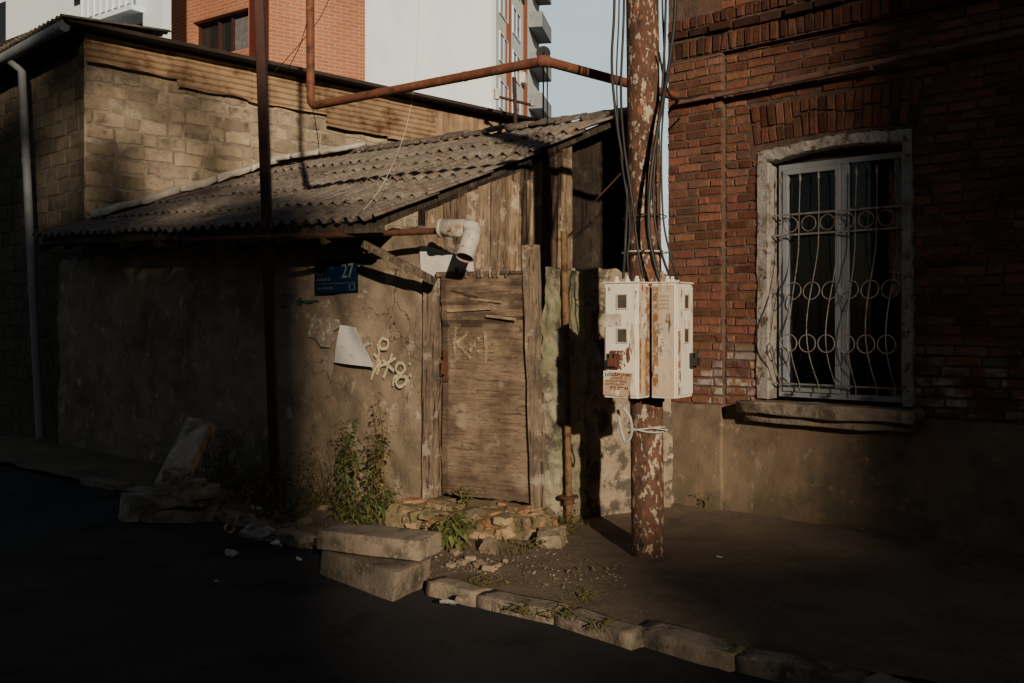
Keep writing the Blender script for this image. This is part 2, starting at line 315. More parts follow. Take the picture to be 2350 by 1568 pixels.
BF=Frame(1.44,9.0,.73,-.683)
wa0,wa1,wz0,wz1=.874,2.172,.96,3.05
brickhouse=root('brick_house',BF.p(0,0),label='old red brick house with rendered plinth and barred window',category='house')
mb=MB(); A1=9.0; T=6.6
def q(F,a0,a1,z0,z1,d,mat=0,tint=1.0): mb.add([F.p(a0,z0,d),F.p(a1,z0,d),F.p(a1,z1,d),F.p(a0,z1,d)],[(0,1,2,3)],mat,tint)
for (x0,x1,y0,y1) in ((0,wa0,.86,T),(wa1,A1,.86,T),(wa0,wa1,.86,wz0),(wa0,wa1,wz1,T)): q(BF,x0,x1,y0,y1,0)
mb.add([BF.p(0,-.2,0),BF.p(0,T,0),BF.p(0,T,-8),BF.p(0,-.2,-8)],[(0,1,2,3)])
mb.add([BF.p(A1,-.2,0),BF.p(A1,T,0),BF.p(A1,T,-8),BF.p(A1,-.2,-8)],[(0,1,2,3)])
mb.add([BF.p(0,T,0),BF.p(A1,T,0),BF.p(A1,T,-8),BF.p(0,T,-8)],[(0,1,2,3)])
mb.add([BF.p(0,-.2,-8),BF.p(A1,-.2,-8),BF.p(A1,T,-8),BF.p(0,T,-8)],[(0,1,2,3)])
mb.fbox(BF,0,.555,.89,T,.001,.045)
holes=[(wa0,wa1,.8,wz1),(.80,2.25,wz1,3.42)]
lay(mb,BF,.565,5.2,.90,3.93,.235,.075,.014,.009,1,btint,holes,miss=.008)
lay(mb,BF,-.01,.56,.90,3.93,.235,.075,.014,.009,1,btint,d0=.045)
n=19
for i in range(n):
    a=.83+(2.22-.83)*(i+.5)/n; fan=(i+.5)/n-.5; top=3.43; bot=3.10+.03*(1-4*fan*fan); mid=(bot+top)/2+R.uniform(-.05,.05)
    brick(mb,BF,a-.033,a+.033,bot,mid-.004,0,.012,1,tuple(x*.8 for x in btint(0,0)),-fan*.35)
    brick(mb,BF,a-.033+fan*.03,a+.033+fan*.03,mid+.004,top,0,.014,1,tuple(x*.75 for x in btint(0,0)),-fan*.35)
mb.fbox(BF,0,A1,3.94,4.30,.001,.05); mb.fbox(BF,0,A1,4.30,T,.001,.03)
for zc in (3.95,4.205):
    a=0
    while a<5.2:
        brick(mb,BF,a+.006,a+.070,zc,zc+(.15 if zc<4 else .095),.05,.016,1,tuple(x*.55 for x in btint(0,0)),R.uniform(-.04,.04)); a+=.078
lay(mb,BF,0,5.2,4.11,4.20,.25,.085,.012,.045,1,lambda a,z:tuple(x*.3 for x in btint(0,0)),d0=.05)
lay(mb,BF,0,5.2,4.31,4.9,.235,.075,.014,.009,1,btint,d0=.03)
mb.obj('wall',[M_mortar,M_brick],brickhouse)
mb=MB()
def gridwall(mb,F,a0,a1,z0,z1,d,na,nzz,amp,mat=0,tint=1.0,fr=3,ret=.25):
    vs=[];fs=[]
    for j in range(nzz+1):
        for i in range(na+1):
            a=a0+(a1-a0)*i/na; z=z0+(z1-z0)*j/nzz; dd=amp*(nz(a*fr,z*fr,d+1)+.5*nz(a*fr*3,z*fr*3,2))
            zj=z+(amp*1.2*nz(a*9,z*9,7) if j==nzz else 0); aj=a+(amp*1.0*nz(a*9,z*9,8) if i in(0,na) else 0)
            vs.append(F.p(aj,zj,d+dd))
    w_=na+1
    for j in range(nzz):
        for i in range(na): fs.append((j*w_+i,j*w_+i+1,(j+1)*w_+i+1,(j+1)*w_+i))
    def strip(idx):
        o=len(vs)
        for k in idx: vs.append(tuple(vs[k][c]-(F.nx,F.ny,0)[c]*ret for c in range(3)))
        for t in range(len(idx)-1): fs.append((idx[t],idx[t+1],o+t+1,o+t))
    strip([nzz*w_+i for i in range(w_)]); strip([j*w_ for j in range(nzz,-1,-1)]); strip([j*w_+na for j in range(nzz+1)])
    mb.add(vs,fs,mat,tint,False)
gridwall(mb,BF,.56,A1,-.15,.885,.035,120,16,.012); gridwall(mb,BF,-.01,.558,-.15,.89,.085,14,16,.012)
mb.obj('plinth',M_plinth,brickhouse)
win=root('window',BF.p(1.5,.98),); win.parent=brickhouse; win.matrix_parent_inverse=Matrix.Translation(-brickhouse.location)
ia0,ia1=.985,2.10
mb=MB(); vs=[];fs=[]
def archi(a): 
    t=(a-ia0)/(ia1-ia0); return 2.94+.03*t+.05*(1-(2*t-1)**2)
def archo(a):
    t=(a-wa0)/(wa1-wa0); return 3.03+.03*t+.05*(1-(2*t-1)**2)
prof=[]; NN=30
for j in range(24): z=.97+(2.93-.97)*j/24; prof.append(((wa0-.01,z),(ia0,z)))
for i in range(NN+1):
    t=i/NN; prof.append(((wa0-.01+(wa1+.02-wa0)*t,archo(wa0+(wa1-wa0)*t)),(ia0+(ia1-ia0)*t,archi(ia0+(ia1-ia0)*t))))
for j in range(23,-1,-1): z=.97+(2.95-.97)*j/24; prof.append(((wa1+.01,z),(ia1,z)))
for (o,i_) in prof:
    jj=lambda:R.uniform(-.009,.009)
    vs+= [BF.p(o[0]+jj()*1.6,o[1]+jj()*1.6,.0),BF.p(o[0]+(i_[0]-o[0])*.1+jj(),o[1]+(i_[1]-o[1])*.1,.026+jj()*.6),BF.p(i_[0]+(o[0]-i_[0])*.08,i_[1]+(o[1]-i_[1])*.08,.03+jj()*.6),BF.p(i_[0]+jj()*.6,i_[1]+jj()*.6,.02),BF.p(i_[0],i_[1],-.2)]
for k in range(len(prof)-1):
    for s_ in range(4): fs.append((k*5+s_,k*5+s_+1,(k+1)*5+s_+1,(k+1)*5+s_))
mb.add(vs,fs,smooth=False); mb.obj('surround',M_surround,win)
mb=MB()
lumpy(mb,BF.p(1.52,.90,.08),Vector(BF.p(.74,0))-Vector(BF.p(0,0)),Vector((BF.nx,BF.ny,0))*.125,(0,0,.050),.04,.022,6)
lumpy(mb,BF.p(1.53,.815,.06),Vector(BF.p(.70,0))-Vector(BF.p(0,0)),Vector((BF.nx,BF.ny,0))*.075,(0,0,.035),.04,.015,5)
mb.obj('sill',surf('sill_render',(.29,.24,.19),(.18,.15,.115),scale=7,bump=1,bscale=40,bdist=.015,stains=[((.09,.075,.06),6,.52,.64)]),win)
mb=MB()
fz0,fz1=.985,2.925
def fr(a0,a1,z0,z1,wd,d0,d1):
    mb.fbox(BF,a0,a1,z0,z0+wd,d0,d1); mb.fbox(BF,a0,a1,z1-wd,z1,d0,d1); mb.fbox(BF,a0,a0+wd,z0+wd,z1-wd,d0,d1); mb.fbox(BF,a1-wd,a1,z0+wd,z1-wd,d0,d1)
fr(ia0+.03,ia1-.005,fz0,fz1,.045,-.15,-.09); mb.fbox(BF,1.565,1.625,fz0+.045,fz1-.045,-.148,-.088); fr(ia0+.077,1.562,fz0+.048,fz1-.048,.042,-.130,-.07)
mb.obj('frame',M_pvc,win,bevel=.004)
mb=MB(); mb.fbox(BF,ia0-.1,ia1+.1,fz1+.002,3.06,-.22,-.11); mb.obj('lintel_board',surf('dark_lintel',(.09,.06,.045),(.05,.035,.03),bump=.5),win)
mb=MB(); mb.fbox(BF,ia0+.05,ia1-.03,fz0+.03,fz1-.03,-.122,-.118); mb.obj('pane',M_glass,win)
mb=MB(); vs=[];fs=[];n=120
for i in range(n+1):
    a=ia0-.05+(ia1-ia0+.1)*i/n; d=-.21+.018*math.sin(a*55)+.010*math.sin(a*93+1)
    vs+=[BF.p(a,fz0-.1,d),BF.p(a,fz1+.1,d)]
    if i<n and not (.30<i/n<.46) and not (.60<i/n<.64) and not (.70<i/n<.88): fs.append((2*i,2*i+2,2*i+3,2*i+1))
mb.add(vs,fs,smooth=True); mb.obj('curtain',M_curt,win)
mb=MB(); 
for (x0,x1,y0,y1,d) in ((.2,3,.2,3.4,-1.5),): mb.add([BF.p(x0,y0,d),BF.p(x1,y0,d),BF.p(x1,y1,d),BF.p(x0,y1,d)],[(0,1,2,3)])
mb.add([BF.p(.2,.2,-.25),BF.p(3,.2,-.25),BF.p(3,.2,-1.5),BF.p(.2,.2,-1.5)],[(0,1,2,3)])
mb.obj('room_wall',M_dark,win)
mb=MB()
def bul(z):
    if z>2.25: return .0
    t=(2.25-z)/(2.25-1.10); return .19*math.sin(math.pi*min(1,t**1.5)) if t<1 else 0
bars=[1.08+i*(2.04-1.08)/6 for i in range(7)]
for i,a in enumerate(bars):
    pts=[]; 
    for k in range(34):
        z=1.03+(2.76-1.03)*k/33; pts.append(BF.p(a+.008*math.sin(z*4+i*2),z,-.02+bul(z)))
    mb.tube(pts,.0048,6); tp=Vector(pts[-1]); mb.tube([tp,tp+Vector((0,0,.02)),tp+Vector((0,0,.08))],[.006,.013,.001],6)
for z in (2.497,2.33,1.10): mb.beam(BF.p(ia0-.01,z,-.02),BF.p(ia1+.01,z,-.02),.008,.015)
def ring(a,z,d,r,tilt=0):
    mb.tube([BF.p(a+r*math.cos(t*math.pi/9),z+r*math.sin(t*math.pi/9),d+tilt*r*math.sin(t*math.pi/9)) for t in range(18)],.0048,6,closed=True)
for i in range(6): ring((bars[i]+bars[i+1])/2,2.413,-.02,.062)
for z in (1.86,1.44):
    for i in range(1,7): ring(bars[i]-.0,z,bul(z)-.015,.070,-.25 if z>1.6 else 0)
mb.obj('grille',M_grille,win,label='bellied white iron window grille with rings and spear tips')
# ------------------------------------------------------------------ shed
SL=Frame(-.75,8.44,.743,-.67); GF=Frame(-.75,8.44,.67,.743); DF=Frame(-.75,8.44,.875,-.484)
shed=root('shed',SL.p(-2,0),label='low plastered shed with grey corrugated slate roof',category='shed')
mb=MB(); gridwall(mb,SL,-7.1,0,-.15,2.42,0,220,80,.045,fr=1.6,ret=.22); mb.obj('wall',M_plaster,shed)
P00=Vector((-1.10,8.05,2.42));P10=Vector((-5.85,12.30,2.66));P01=Vector((1.18,10.58,3.80));P11=Vector((-3.57,14.83,3.93))
def rf(s,t): return P00.lerp(P10,s).lerp(P01.lerp(P11,s),t)
mb=MB(); Lr=(P10-P00).length; nw=Lr/.177; cols=6; rows=5
for rI in range(rows):
    for c in range(cols):
        s0=c/cols; s1=(c+1)/cols+.012; t0=rI/rows-.03+R.uniform(-.008,.010); t1=(rI+1)/rows+.01
        if rI==0: t0=-.01+R.uniform(-.014,.012)
        lift=R.uniform(-.004,.012); tw=R.uniform(-.014,.014); ns=84; ntt=4; vs=[];fs=[]
        for j in range(ntt+1):
            for i in range(ns+1):
                s=s0+(s1-s0)*i/ns; t=t0+(t1-t0)*j/ntt; p=rf(s,t); u=j/ntt
                h=.025*math.sin(2*math.pi*s*nw)+(1-u)*.036+lift+tw*(i/ns-.5)+.03*nz(s*5,t*3,1)
                ch=(.02*max(0,nz(s*60,rI*7,3)-.25)) if j==0 else 0
                t_=rf(s,t+ch); vs.append((t_.x,t_.y,t_.z+h))
        for j in range(ntt):
            for i in range(ns): fs.append((j*(ns+1)+i,(j+1)*(ns+1)+i,(j+1)*(ns+1)+i+1,j*(ns+1)+i+1))
        mb.add(vs,fs,tint=R.uniform(.75,1.15),smooth=True)
mb.obj('roof',M_slate,shed,solid=.011)
mb=MB(); k=0
while k<1:
    p=rf(k,1.0)+Vector((0,0,.055)); ln=.36
    dirv=(P11-P01).normalized(); up=(rf(.5,1)-rf(.5,0)).normalized()
    lumpy(mb,p+Vector((0,0,R.uniform(-.01,.02))),dirv*ln/2*1.05,up*.09,Vector((0,0,.022)),.3,.02,5,R.uniform(.6,1.0)); k+=ln/6.35
mb.obj('ridge_cap',M_slate,shed)
mb=MB()
for i in range(5):
    t=.18+i*.16; p=rf(1,t)+Vector((.16,-.16,.08)); p2=rf(1,t+.17)+Vector((.16,-.16,.09)); dv=p2-p
    lumpy(mb,(p+p2)/2,dv/2,Vector((.13,-.13,0)),Vector((0,0,.04)),.2,.035,5)
for i in range(3):
    p=rf(1-i*.1,1)+Vector((.05,-.12,.10)); p2=rf(.9-i*.1,1)+Vector((.05,-.12,.10)); dv=p2-p
    lumpy(mb,(p+p2)/2,dv/2*1.02,Vector((.12,.13,.05)),Vector((0,0,.035)),.3,.015,5)
mb.obj('flashing',surf('pale_mortar_flashing',(.56,.52,.45),(.38,.35,.30),bump=.8,bdist=.01),shed,label='pale mortar flashing where the roof meets the block wall')
mb=MB()
mb.beam(rf(.0,.02)-Vector((0,0,.07)),rf(1,.02)-Vector((0,0,.07)),.05,.08,tint=.4)
mb.beam(rf(.014,.03)-Vector((0,0,.05)),rf(.014,1.0)-Vector((0,0,.05)),.025,.06,tint=.25)
mb.beam(rf(.0,.30)-Vector((0,0,.09)),rf(1,.30)-Vector((0,0,.09)),.05,.08,tint=.4)
for s in [i/9 for i in range(1,10)]: mb.beam(rf(s,.0)-Vector((0,0,.14)),rf(s,1)-Vector((0,0,.14)),.05,.07,tint=.4)
mb.obj('roof_beam',M_wood,shed)
mb=MB(); a=.03
while a<3.45:
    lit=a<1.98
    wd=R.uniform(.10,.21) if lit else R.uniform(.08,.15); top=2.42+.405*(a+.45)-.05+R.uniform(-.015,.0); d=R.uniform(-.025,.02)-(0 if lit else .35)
    tn=R.choice((.45,.75,.95,1.15,1.4)) if lit else R.uniform(.08,.2)  # boards past the lit part tinted dark to stand for shade
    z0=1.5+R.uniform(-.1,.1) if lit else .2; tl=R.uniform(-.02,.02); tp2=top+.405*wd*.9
    n=8
    for k in range(n):
        u0=k/n;u1=(k+1)/n; e=lambda u,s_:.007*nz(u*8,s_*5,a*7)
        za=z0+(top-z0)*u0; zb_=z0+(top-z0)*u1; zc=z0+(tp2-z0)*u0; zd=z0+(tp2-z0)*u1
        mb.add([GF.p(a+tl*u0+e(u0,0),za,d+.02),GF.p(a+wd+tl*u0+e(u0,1),zc,d+.02),GF.p(a+wd+tl*u1+e(u1,1),zd,d+.02),GF.p(a+tl*u1+e(u1,0),zb_,d+.02),
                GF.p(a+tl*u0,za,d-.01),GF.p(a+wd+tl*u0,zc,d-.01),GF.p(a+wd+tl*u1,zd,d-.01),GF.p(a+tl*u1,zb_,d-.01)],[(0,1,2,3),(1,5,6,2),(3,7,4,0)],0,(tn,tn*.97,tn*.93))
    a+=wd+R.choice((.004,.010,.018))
for (a,wd,z0,z1,tn,ti) in ((1.02,.12,1.8,2.92,1.5,.03),(1.74,.17,1.6,3.22,1.15,.04),(1.30,.05,2.2,2.95,2.0,.01)):
    dz=R.uniform(-.03,.03)
    c=[GF.p(a,z0,.05),GF.p(a+wd,z0+dz,.05),GF.p(a+wd+ti,z1+dz,.05),GF.p(a+ti,z1,.05),GF.p(a,z0,.025),GF.p(a+wd,z0+dz,.025),GF.p(a+wd+ti,z1+dz,.025),GF.p(a+ti,z1,.025)]
    mb.hexa(c,0,(tn,tn*.95,tn*.88))
def gtop(a): return 2.42+.405*(a+.45)-.04
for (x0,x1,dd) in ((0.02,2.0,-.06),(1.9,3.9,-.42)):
    c=[GF.p(x0,.1,dd),GF.p(x1,.1,dd),GF.p(x1,gtop(x1),dd),GF.p(x0,gtop(x0),dd),GF.p(x0,.1,dd-.03),GF.p(x1,.1,dd-.03),GF.p(x1,gtop(x1),dd-.03),GF.p(x0,gtop(x0),dd-.03)]; mb.hexa(c,0,.10)  # dark backing added behind the boards, filling gaps with painted shade
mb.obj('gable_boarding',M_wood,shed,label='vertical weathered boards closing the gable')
mb=MB(); gridwall(mb,GF,0,1.95,-.1,1.5,0,40,16,.02); mb.obj('gable_wall',M_plaster,shed)
mb=MB(); b0=P(835,560,8.35); b1=P(998,646,8.12); mb.beam(b0,b1,.05,.06,tint=.6); mb.obj('brace',M_wood,shed)
mb=MB()
q4=[DF.m(x,y,.0) for x,y in ((968,645),(1088,652),(1084,592),(962,562))]
mb.hexa([DF.p(a,z,.0) for a,z in q4]+[DF.p(a,z,-.01) for a,z in q4]); mb.obj('white_panel',M_white,shed)
def ribbon(mb,F,pxs,wd,d,lin=False):
    pts=[F.m(x,y,d) for x,y in pxs]; out=[]
    for i in range(len(pts)-1):
        p0=pts[max(i-1,0)];p1=pts[i];p2=pts[i+1];p3=pts[min(i+2,len(pts)-1)]
        for k in range(6):
            t=k/6
            if lin: out.append(tuple(p1[c]*(1-t)+p2[c]*t for c in (0,1))); continue
            out.append(tuple(.5*((2*p1[c])+(-p0[c]+p2[c])*t+(2*p0[c]-5*p1[c]+4*p2[c]-p3[c])*t*t+(-p0[c]+3*p1[c]-3*p2[c]+p3[c])*t**3) for c in (0,1)))
    out.append(pts[-1]); vs=[];fs=[]
    for i,p in enumerate(out):
        a=out[max(i-1,0)];b=out[min(i+1,len(out)-1)]; dx,dy=b[0]-a[0],b[1]-a[1]; l=math.hypot(dx,dy) or 1; ww=wd*R.uniform(.8,1.15)/2
        vs+=[F.p(p[0]-dy/l*ww,p[1]+dx/l*ww,d),F.p(p[0]+dy/l*ww,p[1]-dx/l*ww,d)]
    for i in range(len(out)-1): fs.append((2*i,2*i+1,2*i+3,2*i+2))
    mb.add(vs,fs)
def Rn(mb,F,strokes,wd,d,lin=False):
    for i,s in enumerate(strokes): ribbon(mb,F,s,wd,d+i*.0006,lin)
mb=MB()
Rn(mb,SL,[[(866,790),(870,808),(864,834)],[(851,872),(858,852),(870,832)],[(858,812),(874,832),(864,860)],[(864,842),(884,836),(908,822)],[(880,868),(888,846),(900,812)],[(878,826),(904,852)]],.028,.03,True)
Rn(mb,SL,[[(878,776),(890,782),(888,798),(875,800),(870,788),(878,776)],[(916,830),(908,846),(918,858),(929,848),(924,834),(914,834)],[(902,886),(904,868),(914,862)],[(918,864),(932,866),(930,880),(916,888),(908,876),(918,864)],[(940,832),(941,838)],[(942,858),(943,866)]],.026,.036)
mb.obj('graffiti',M_spray_y,shed,label='pale yellow spray-painted tag on the plaster')
mb=MB()
Rn(mb,SL,[[(642,684),(650,676),(656,684),(642,704),(658,702)],[(662,680),(672,678),(664,704)],[(682,693),(705,690),(732,690)],[(692,684),(682,693),(694,700)],[(700,694),(718,692)]],.014,.03)
mb.obj('graffiti',M_spray_g,shed,label='green spray-painted 27 with an arrow')
mb=MB()
Rn(mb,SL,[[(228,775),(228,812),(240,805),(242,785),(228,775)],[(256,775),(256,810)],[(290,768),(278,785),(278,806),(292,804),(290,788),(278,790)],[(310,770),(302,790),(312,804),(322,788),(312,770)],[(330,806),(330,770),(345,800),(352,768)],
 [(362,802),(362,768),(376,798),(380,764)],[(418,766),(402,770),(400,796),(418,798),(420,782),(410,782)],[(432,762),(432,796)],[(448,796),(450,758),(468,790),(472,752)],[(486,790),(486,752)],
 [(440,690),(430,705),(450,712),(440,722)],[(470,660),(462,705),(478,700)],[(490,680),(492,702),(508,690)],[(545,640),(520,660),(518,712)],[(560,640),(540,660),(536,712)]],.016,.03)
mb.obj('graffiti',M_spray_k,shed,label='dark hand-written lettering on shaded plaster')
def patch(mb,F,pts,d,tint=1.0):
    q_=[F.m(x,y,d) for x,y in pts]; mb.add([F.p(a,z,d) for a,z in q_],[tuple(range(len(q_)))],0,tint)
M_torn=surf('torn_paper_layer',(.40,.34,.28),(.22,.165,.12),scale=14,bump=.3,stains=[((.55,.5,.44),18,.55,.6)],holes=(9,.36,.42,1))
mb=MB(); patch(mb,SL,[(706,772),(713,733),(745,729),(782,735),(778,752),(764,760),(770,775),(757,798),(736,796),(724,778)],.03)
mb.obj('poster_remnant',M_torn,label='torn remains of an old pasted poster',category='poster')
mb=MB(); patch(mb,SL,[(832,770),(848,764),(852,790),(836,800)],.03); mb.obj('poster_remnant',M_torn,label='small torn scrap of a pasted poster',category='poster')
mb=MB(); c4=[SL.m(x,y,.05) for x,y in ((768,832),(868,843),(820,752),(782,746))]; n=8; vs=[];fs=[]
for j in range(n+1):
    for i in range(n+1):
        u=i/n;v=j/n; a=(c4[0][0]*(1-u)+c4[1][0]*u)*(1-v)+(c4[3][0]*(1-u)+c4[2][0]*u)*v; z=(c4[0][1]*(1-u)+c4[1][1]*u)*(1-v)+(c4[3][1]*(1-u)+c4[2][1]*u)*v
        vs.append(SL.p(a,z,.055+.05*u*(1-v)+.012*math.sin(u*5+v*3)))
fs=[(j*(n+1)+i,j*(n+1)+i+1,(j+1)*(n+1)+i+1,(j+1)*(n+1)+i) for j in range(n) for i in range(n)]
mb.add(vs,fs,smooth=True); mb.obj('poster',M_paper,label='white paper sheet curling off the plaster wall',category='poster')
# ------------------------------------------------------------------ text
def textm(s,size,bold=0):
    cu=bpy.data.curves.new('t','FONT'); cu.body=s; cu.size=size; cu.offset=bold
    ob=bpy.data.objects.new('t',cu); scene.collection.objects.link(ob)
    bpy.context.view_layer.update()
    me=bpy.data.meshes.new_from_object(ob); V=[v.co.copy() for v in me.vertices]; Fc=[tuple(p.vertices) for p in me.polygons]
    bpy.data.objects.remove(ob); bpy.data.meshes.remove(me); return V,Fc
def puttext(mb,F,s,a,z,d,size,width=None,bold=0,mat=0):
    V,Fc=textm(s,size,bold)
    if not V: return
    k=1.0
    if width:
        w_=max(v.x for v in V)-min(v.x for v in V); k=width/max(w_,1e-6)
    mb.add([F.p(a+v.x*k,z+v.y,d) for v in V],Fc,mat)
mb=MB()
for x in (1.08,1.40,1.74): puttext(mb,BF,'იყო',x,.995,-.065,.045,.09,.001)
mb.obj('lettering',M_ink,win,label='small dark lettering along the window frame foot')
sg=root('street_sign',SL.p(-1.2,1.9),label='blue enamel street sign with house number 27',category='street sign')
d=.045; a0,z1=SL.m(722,598,d); a1,z0=SL.m(820,675,d); z1=(z1+SL.m(820,596,d)[1])/2; z0=(z0+SL.m(722,670,d)[1])/2
mb=MB(); mb.fbox(SL,a0,a1,z0,z1,d-.012,d); mb.obj('plate',M_blue,sg,bevel=.002)
mb=MB(); W=a1-a0;H=z1-z0
puttext(mb,SL,'27',a0+W*.64,z0+H*.45,d+.002,H*.62,W*.27,.001)
puttext(mb,SL,'პავლე',a0+W*.05,z0+H*.78,d+.002,H*.15,W*.38)
puttext(mb,SL,'Pavle',a0+W*.05,z0+H*.56,d+.002,H*.15)
puttext(mb,SL,'Aslanidi St',a0+W*.05,z0+H*.38,d+.002,H*.15,W*.34)
puttext(mb,SL,'ასლანიდის ქუჩა',a0+W*.05,z0+H*.12,d+.002,H*.11,W*.40)
mb.fbox(SL,a0+W*.03,a1-W*.03,z0+H*.285,z0+H*.295,d+.0005,d+.002)
for (x0,x1,y0,y1) in ((.82,.94,.08,.09),(.82,.94,.23,.24),(.82,.83,.09,.23),(.93,.94,.09,.23)): mb.fbox(SL,a0+W*x0,a0+W*x1,z0+H*y0,z0+H*y1,d+.0005,d+.002)
mb.obj('lettering',M_signw,sg)
# ------------------------------------------------------------------ yard gate
gate=root('yard_gate',DF.p(.6,.15),label='tall weathered wooden yard door with stained boards and leaning posts',category='gate')
la0,_=DF.m(1012,900,.03); la1,_=DF.m(1218,900,.03); zb=.17
mb=MB(); n=60; vs=[];fs=[]
zt=1.99
for j in range(n+1):
    for i in range(n+1):
        u=i/n; a=la0+.01+(la1-la0-.02)*u; z=zb+(zt-zb)*j/n; zz=z+(.02*nz(a*14,3) if j==0 else 0)
        e1_=1.60+.05*nz(a*5,2)+.04*u; e2_=1.76-.05*u+.025*nz(a*8,5)
        dd=.014*max(0,min(1,(z-e1_)/.02))+.012*max(0,min(1,(z-e2_)/.02))
        if z>1.55: dd+=.010*nz(a*4,z*30,6)
        vs.append(DF.p(a,zz,.02+.014*nz(a*2,z*2)+.003*nz(a*8,z*20)+dd))
for j in range(n):
    for i in range(n):
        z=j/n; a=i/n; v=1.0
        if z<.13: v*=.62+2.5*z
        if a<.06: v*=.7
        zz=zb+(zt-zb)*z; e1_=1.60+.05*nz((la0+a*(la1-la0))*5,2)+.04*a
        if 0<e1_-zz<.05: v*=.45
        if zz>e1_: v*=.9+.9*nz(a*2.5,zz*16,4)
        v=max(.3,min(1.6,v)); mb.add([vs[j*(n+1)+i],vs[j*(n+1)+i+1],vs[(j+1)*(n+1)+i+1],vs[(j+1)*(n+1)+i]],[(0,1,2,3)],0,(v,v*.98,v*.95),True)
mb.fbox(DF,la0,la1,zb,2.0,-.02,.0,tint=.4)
for (x,y,l_,tl,tn) in ((.30,1.80,.30,-.03,1.7),(.08,1.70,.42,.02,1.6),(.45,1.66,.28,-.03,1.7),(.12,1.87,.25,-.06,.4)):
    mb.beam(DF.p(la0+x,y,.056),DF.p(la0+x+l_,y+tl,.060),.006,.020,tint=tn)
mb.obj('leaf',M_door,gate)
mb=MB(); mb.fbox(DF,la0-.04,la1+.02,1.992,2.03,-.03,.05,tint=.6,j=.012)
for k in range(12): x=la0+R.uniform(0,.75); mb.beam(DF.p(x,1.97,.05),DF.p(x+R.uniform(-.02,.02),2.03+R.uniform(.0,.035),.05),.02,.03,tint=R.uniform(.5,1.1))
mb.obj('lintel',M_wood,gate,bevel=.004)
mb=MB(); x,_=DF.m(1021,840,.05); zc=DF.m(1021,840,.05)[1]; mb.fbox(DF,x-.02,x+.022,zc-.13,zc+.13,.03,.05); mb.tube([DF.p(x,zc-.08,.045),DF.p(x,zc-.06,.09),DF.p(x,zc+.04,.09),DF.p(x,zc+.06,.045)],.008,8)
mb.tube([DF.p(x,zc+.09,.03),DF.p(x,zc+.09,.07)],.012,8)
mb.obj('handle',M_rust,gate,bevel=.003)
def wavypost(x0,x1,t0,t1,z0,z1,d0,d1,tn):
    mb=MB(); n=14
    for k in range(n):
        u0=k/n;u1=(k+1)/n
        def ed(u,s): R2=.009*nz(u*9,s*7,x0*5); return (x0+(t0-x0)*u+R2) if s==0 else (x1+(t1-x1)*u+R2)
        za=z0+(z1-z0)*u0; zb_=z0+(z1-z0)*u1
        mb.add([DF.p(ed(u0,0),za,d1),DF.p(ed(u0,1),za,d1),DF.p(ed(u1,1),zb_,d1),DF.p(ed(u1,0),zb_,d1),DF.p(ed(u0,0),za,d0),DF.p(ed(u0,1),za,d0),DF.p(ed(u1,1),zb_,d0),DF.p(ed(u1,0),zb_,d0)],[(0,1,2,3),(1,5,6,2),(3,7,4,0)]+([(3,2,6,7)] if k==n-1 else []),0,tn)
    mb.obj('post',M_wood,gate)
xa,_=DF.m(974,900); xb,_=DF.m(1010,900); wavypost(xa+.01,xb,xa+.02,xb,.1,1.98,-.04,.05,.95)
xa,_=DF.m(1222,900,.05); xb,_=DF.m(1252,900,.05); xt0,_=DF.m(1200,570,.05); xt1,_=DF.m(1232,570,.05); wavypost(xa,xb,xt0,xt1,.08,2.22,.0,.07,1.05)
mb=MB(); Rn(mb,DF,[[(1047,750),(1042,785),(1045,820)],[(1075,762),(1047,788)],[(1047,786),(1080,822)],[(1075,786),(1100,808)],[(1100,774),(1078,806)],[(1113,762),(1116,800),(1113,832)]],.026,.058,True)
mb.obj('graffiti',surf('faded_yellow_spray',(.52,.45,.27),(.40,.335,.20),scale=24,bump=0,holes=(28,.40,.62,.7)),gate)
mb=MB()
for k in range(5): mb.tube([DF.p(la0+.02+.004*k,1.15,.06),DF.p(la0+.015-.006*k,.9,.06),DF.p(la0+.0+.008*k,.62-.05*k,.055)],.0014,4)
mb.obj('string',M_wood,gate)
mb=MB(); xa,_=DF.m(1250,900); xb,_=DF.m(1291,900)
gridwall(mb,DF,xa,xb,-.05,2.03,.03,12,90,.045,fr=4,ret=.45); mb.obj('gate_pillar',M_conc,label='cracked greenish concrete pillar beside the wooden door',category='pillar')
RW=Frame(.44,8.10,.85,.526)
mb=MB(); gridwall(mb,RW,0,1.12,-.05,2.04,0,60,110,.045,fr=3,ret=.3); mb.obj('yard_wall',M_conc2,label='flaking plastered yard wall between shed and brick house',category='wall')
stp=MB()
cen=Vector(DF.p(.66,0,.28)); du=Vector((DF.ux,DF.uy,0)); dn=Vector((DF.nx,DF.ny,0))
lumpy(stp,cen+Vector((0,0,.04)),du*.62,dn*.30,(0,0,.10),.22,.06,5,(.75,.75,.6),smooth=False)
for i in range(46):
    an=math.pi*(i/45)
    for lv in (0,1):
        if R.random()<.22: continue
        x=math.cos(an)*.68; y=math.sin(an)*.34; ax,ay,az=axes(math.atan2(du.y,du.x)+R.uniform(-.7,.7)+(an-math.pi/2)*.6,R.uniform(-.25,.25),R.uniform(-.3,.3),R.uniform(.06,.19),R.uniform(.06,.12),R.uniform(.03,.08))
        tn=R.choice(((1.1,.72,.55),(.9,.9,.8),(1.2,1.05,.9),(.7,.75,.55),(1.25,1.1,.95),(.6,.6,.45)))
        lumpy(stp,cen+du*x+dn*(y)+Vector((0,0,.02+lv*.085+R.uniform(-.025,.02))),ax,ay,az,.15,.02,11,tn,smooth=False)
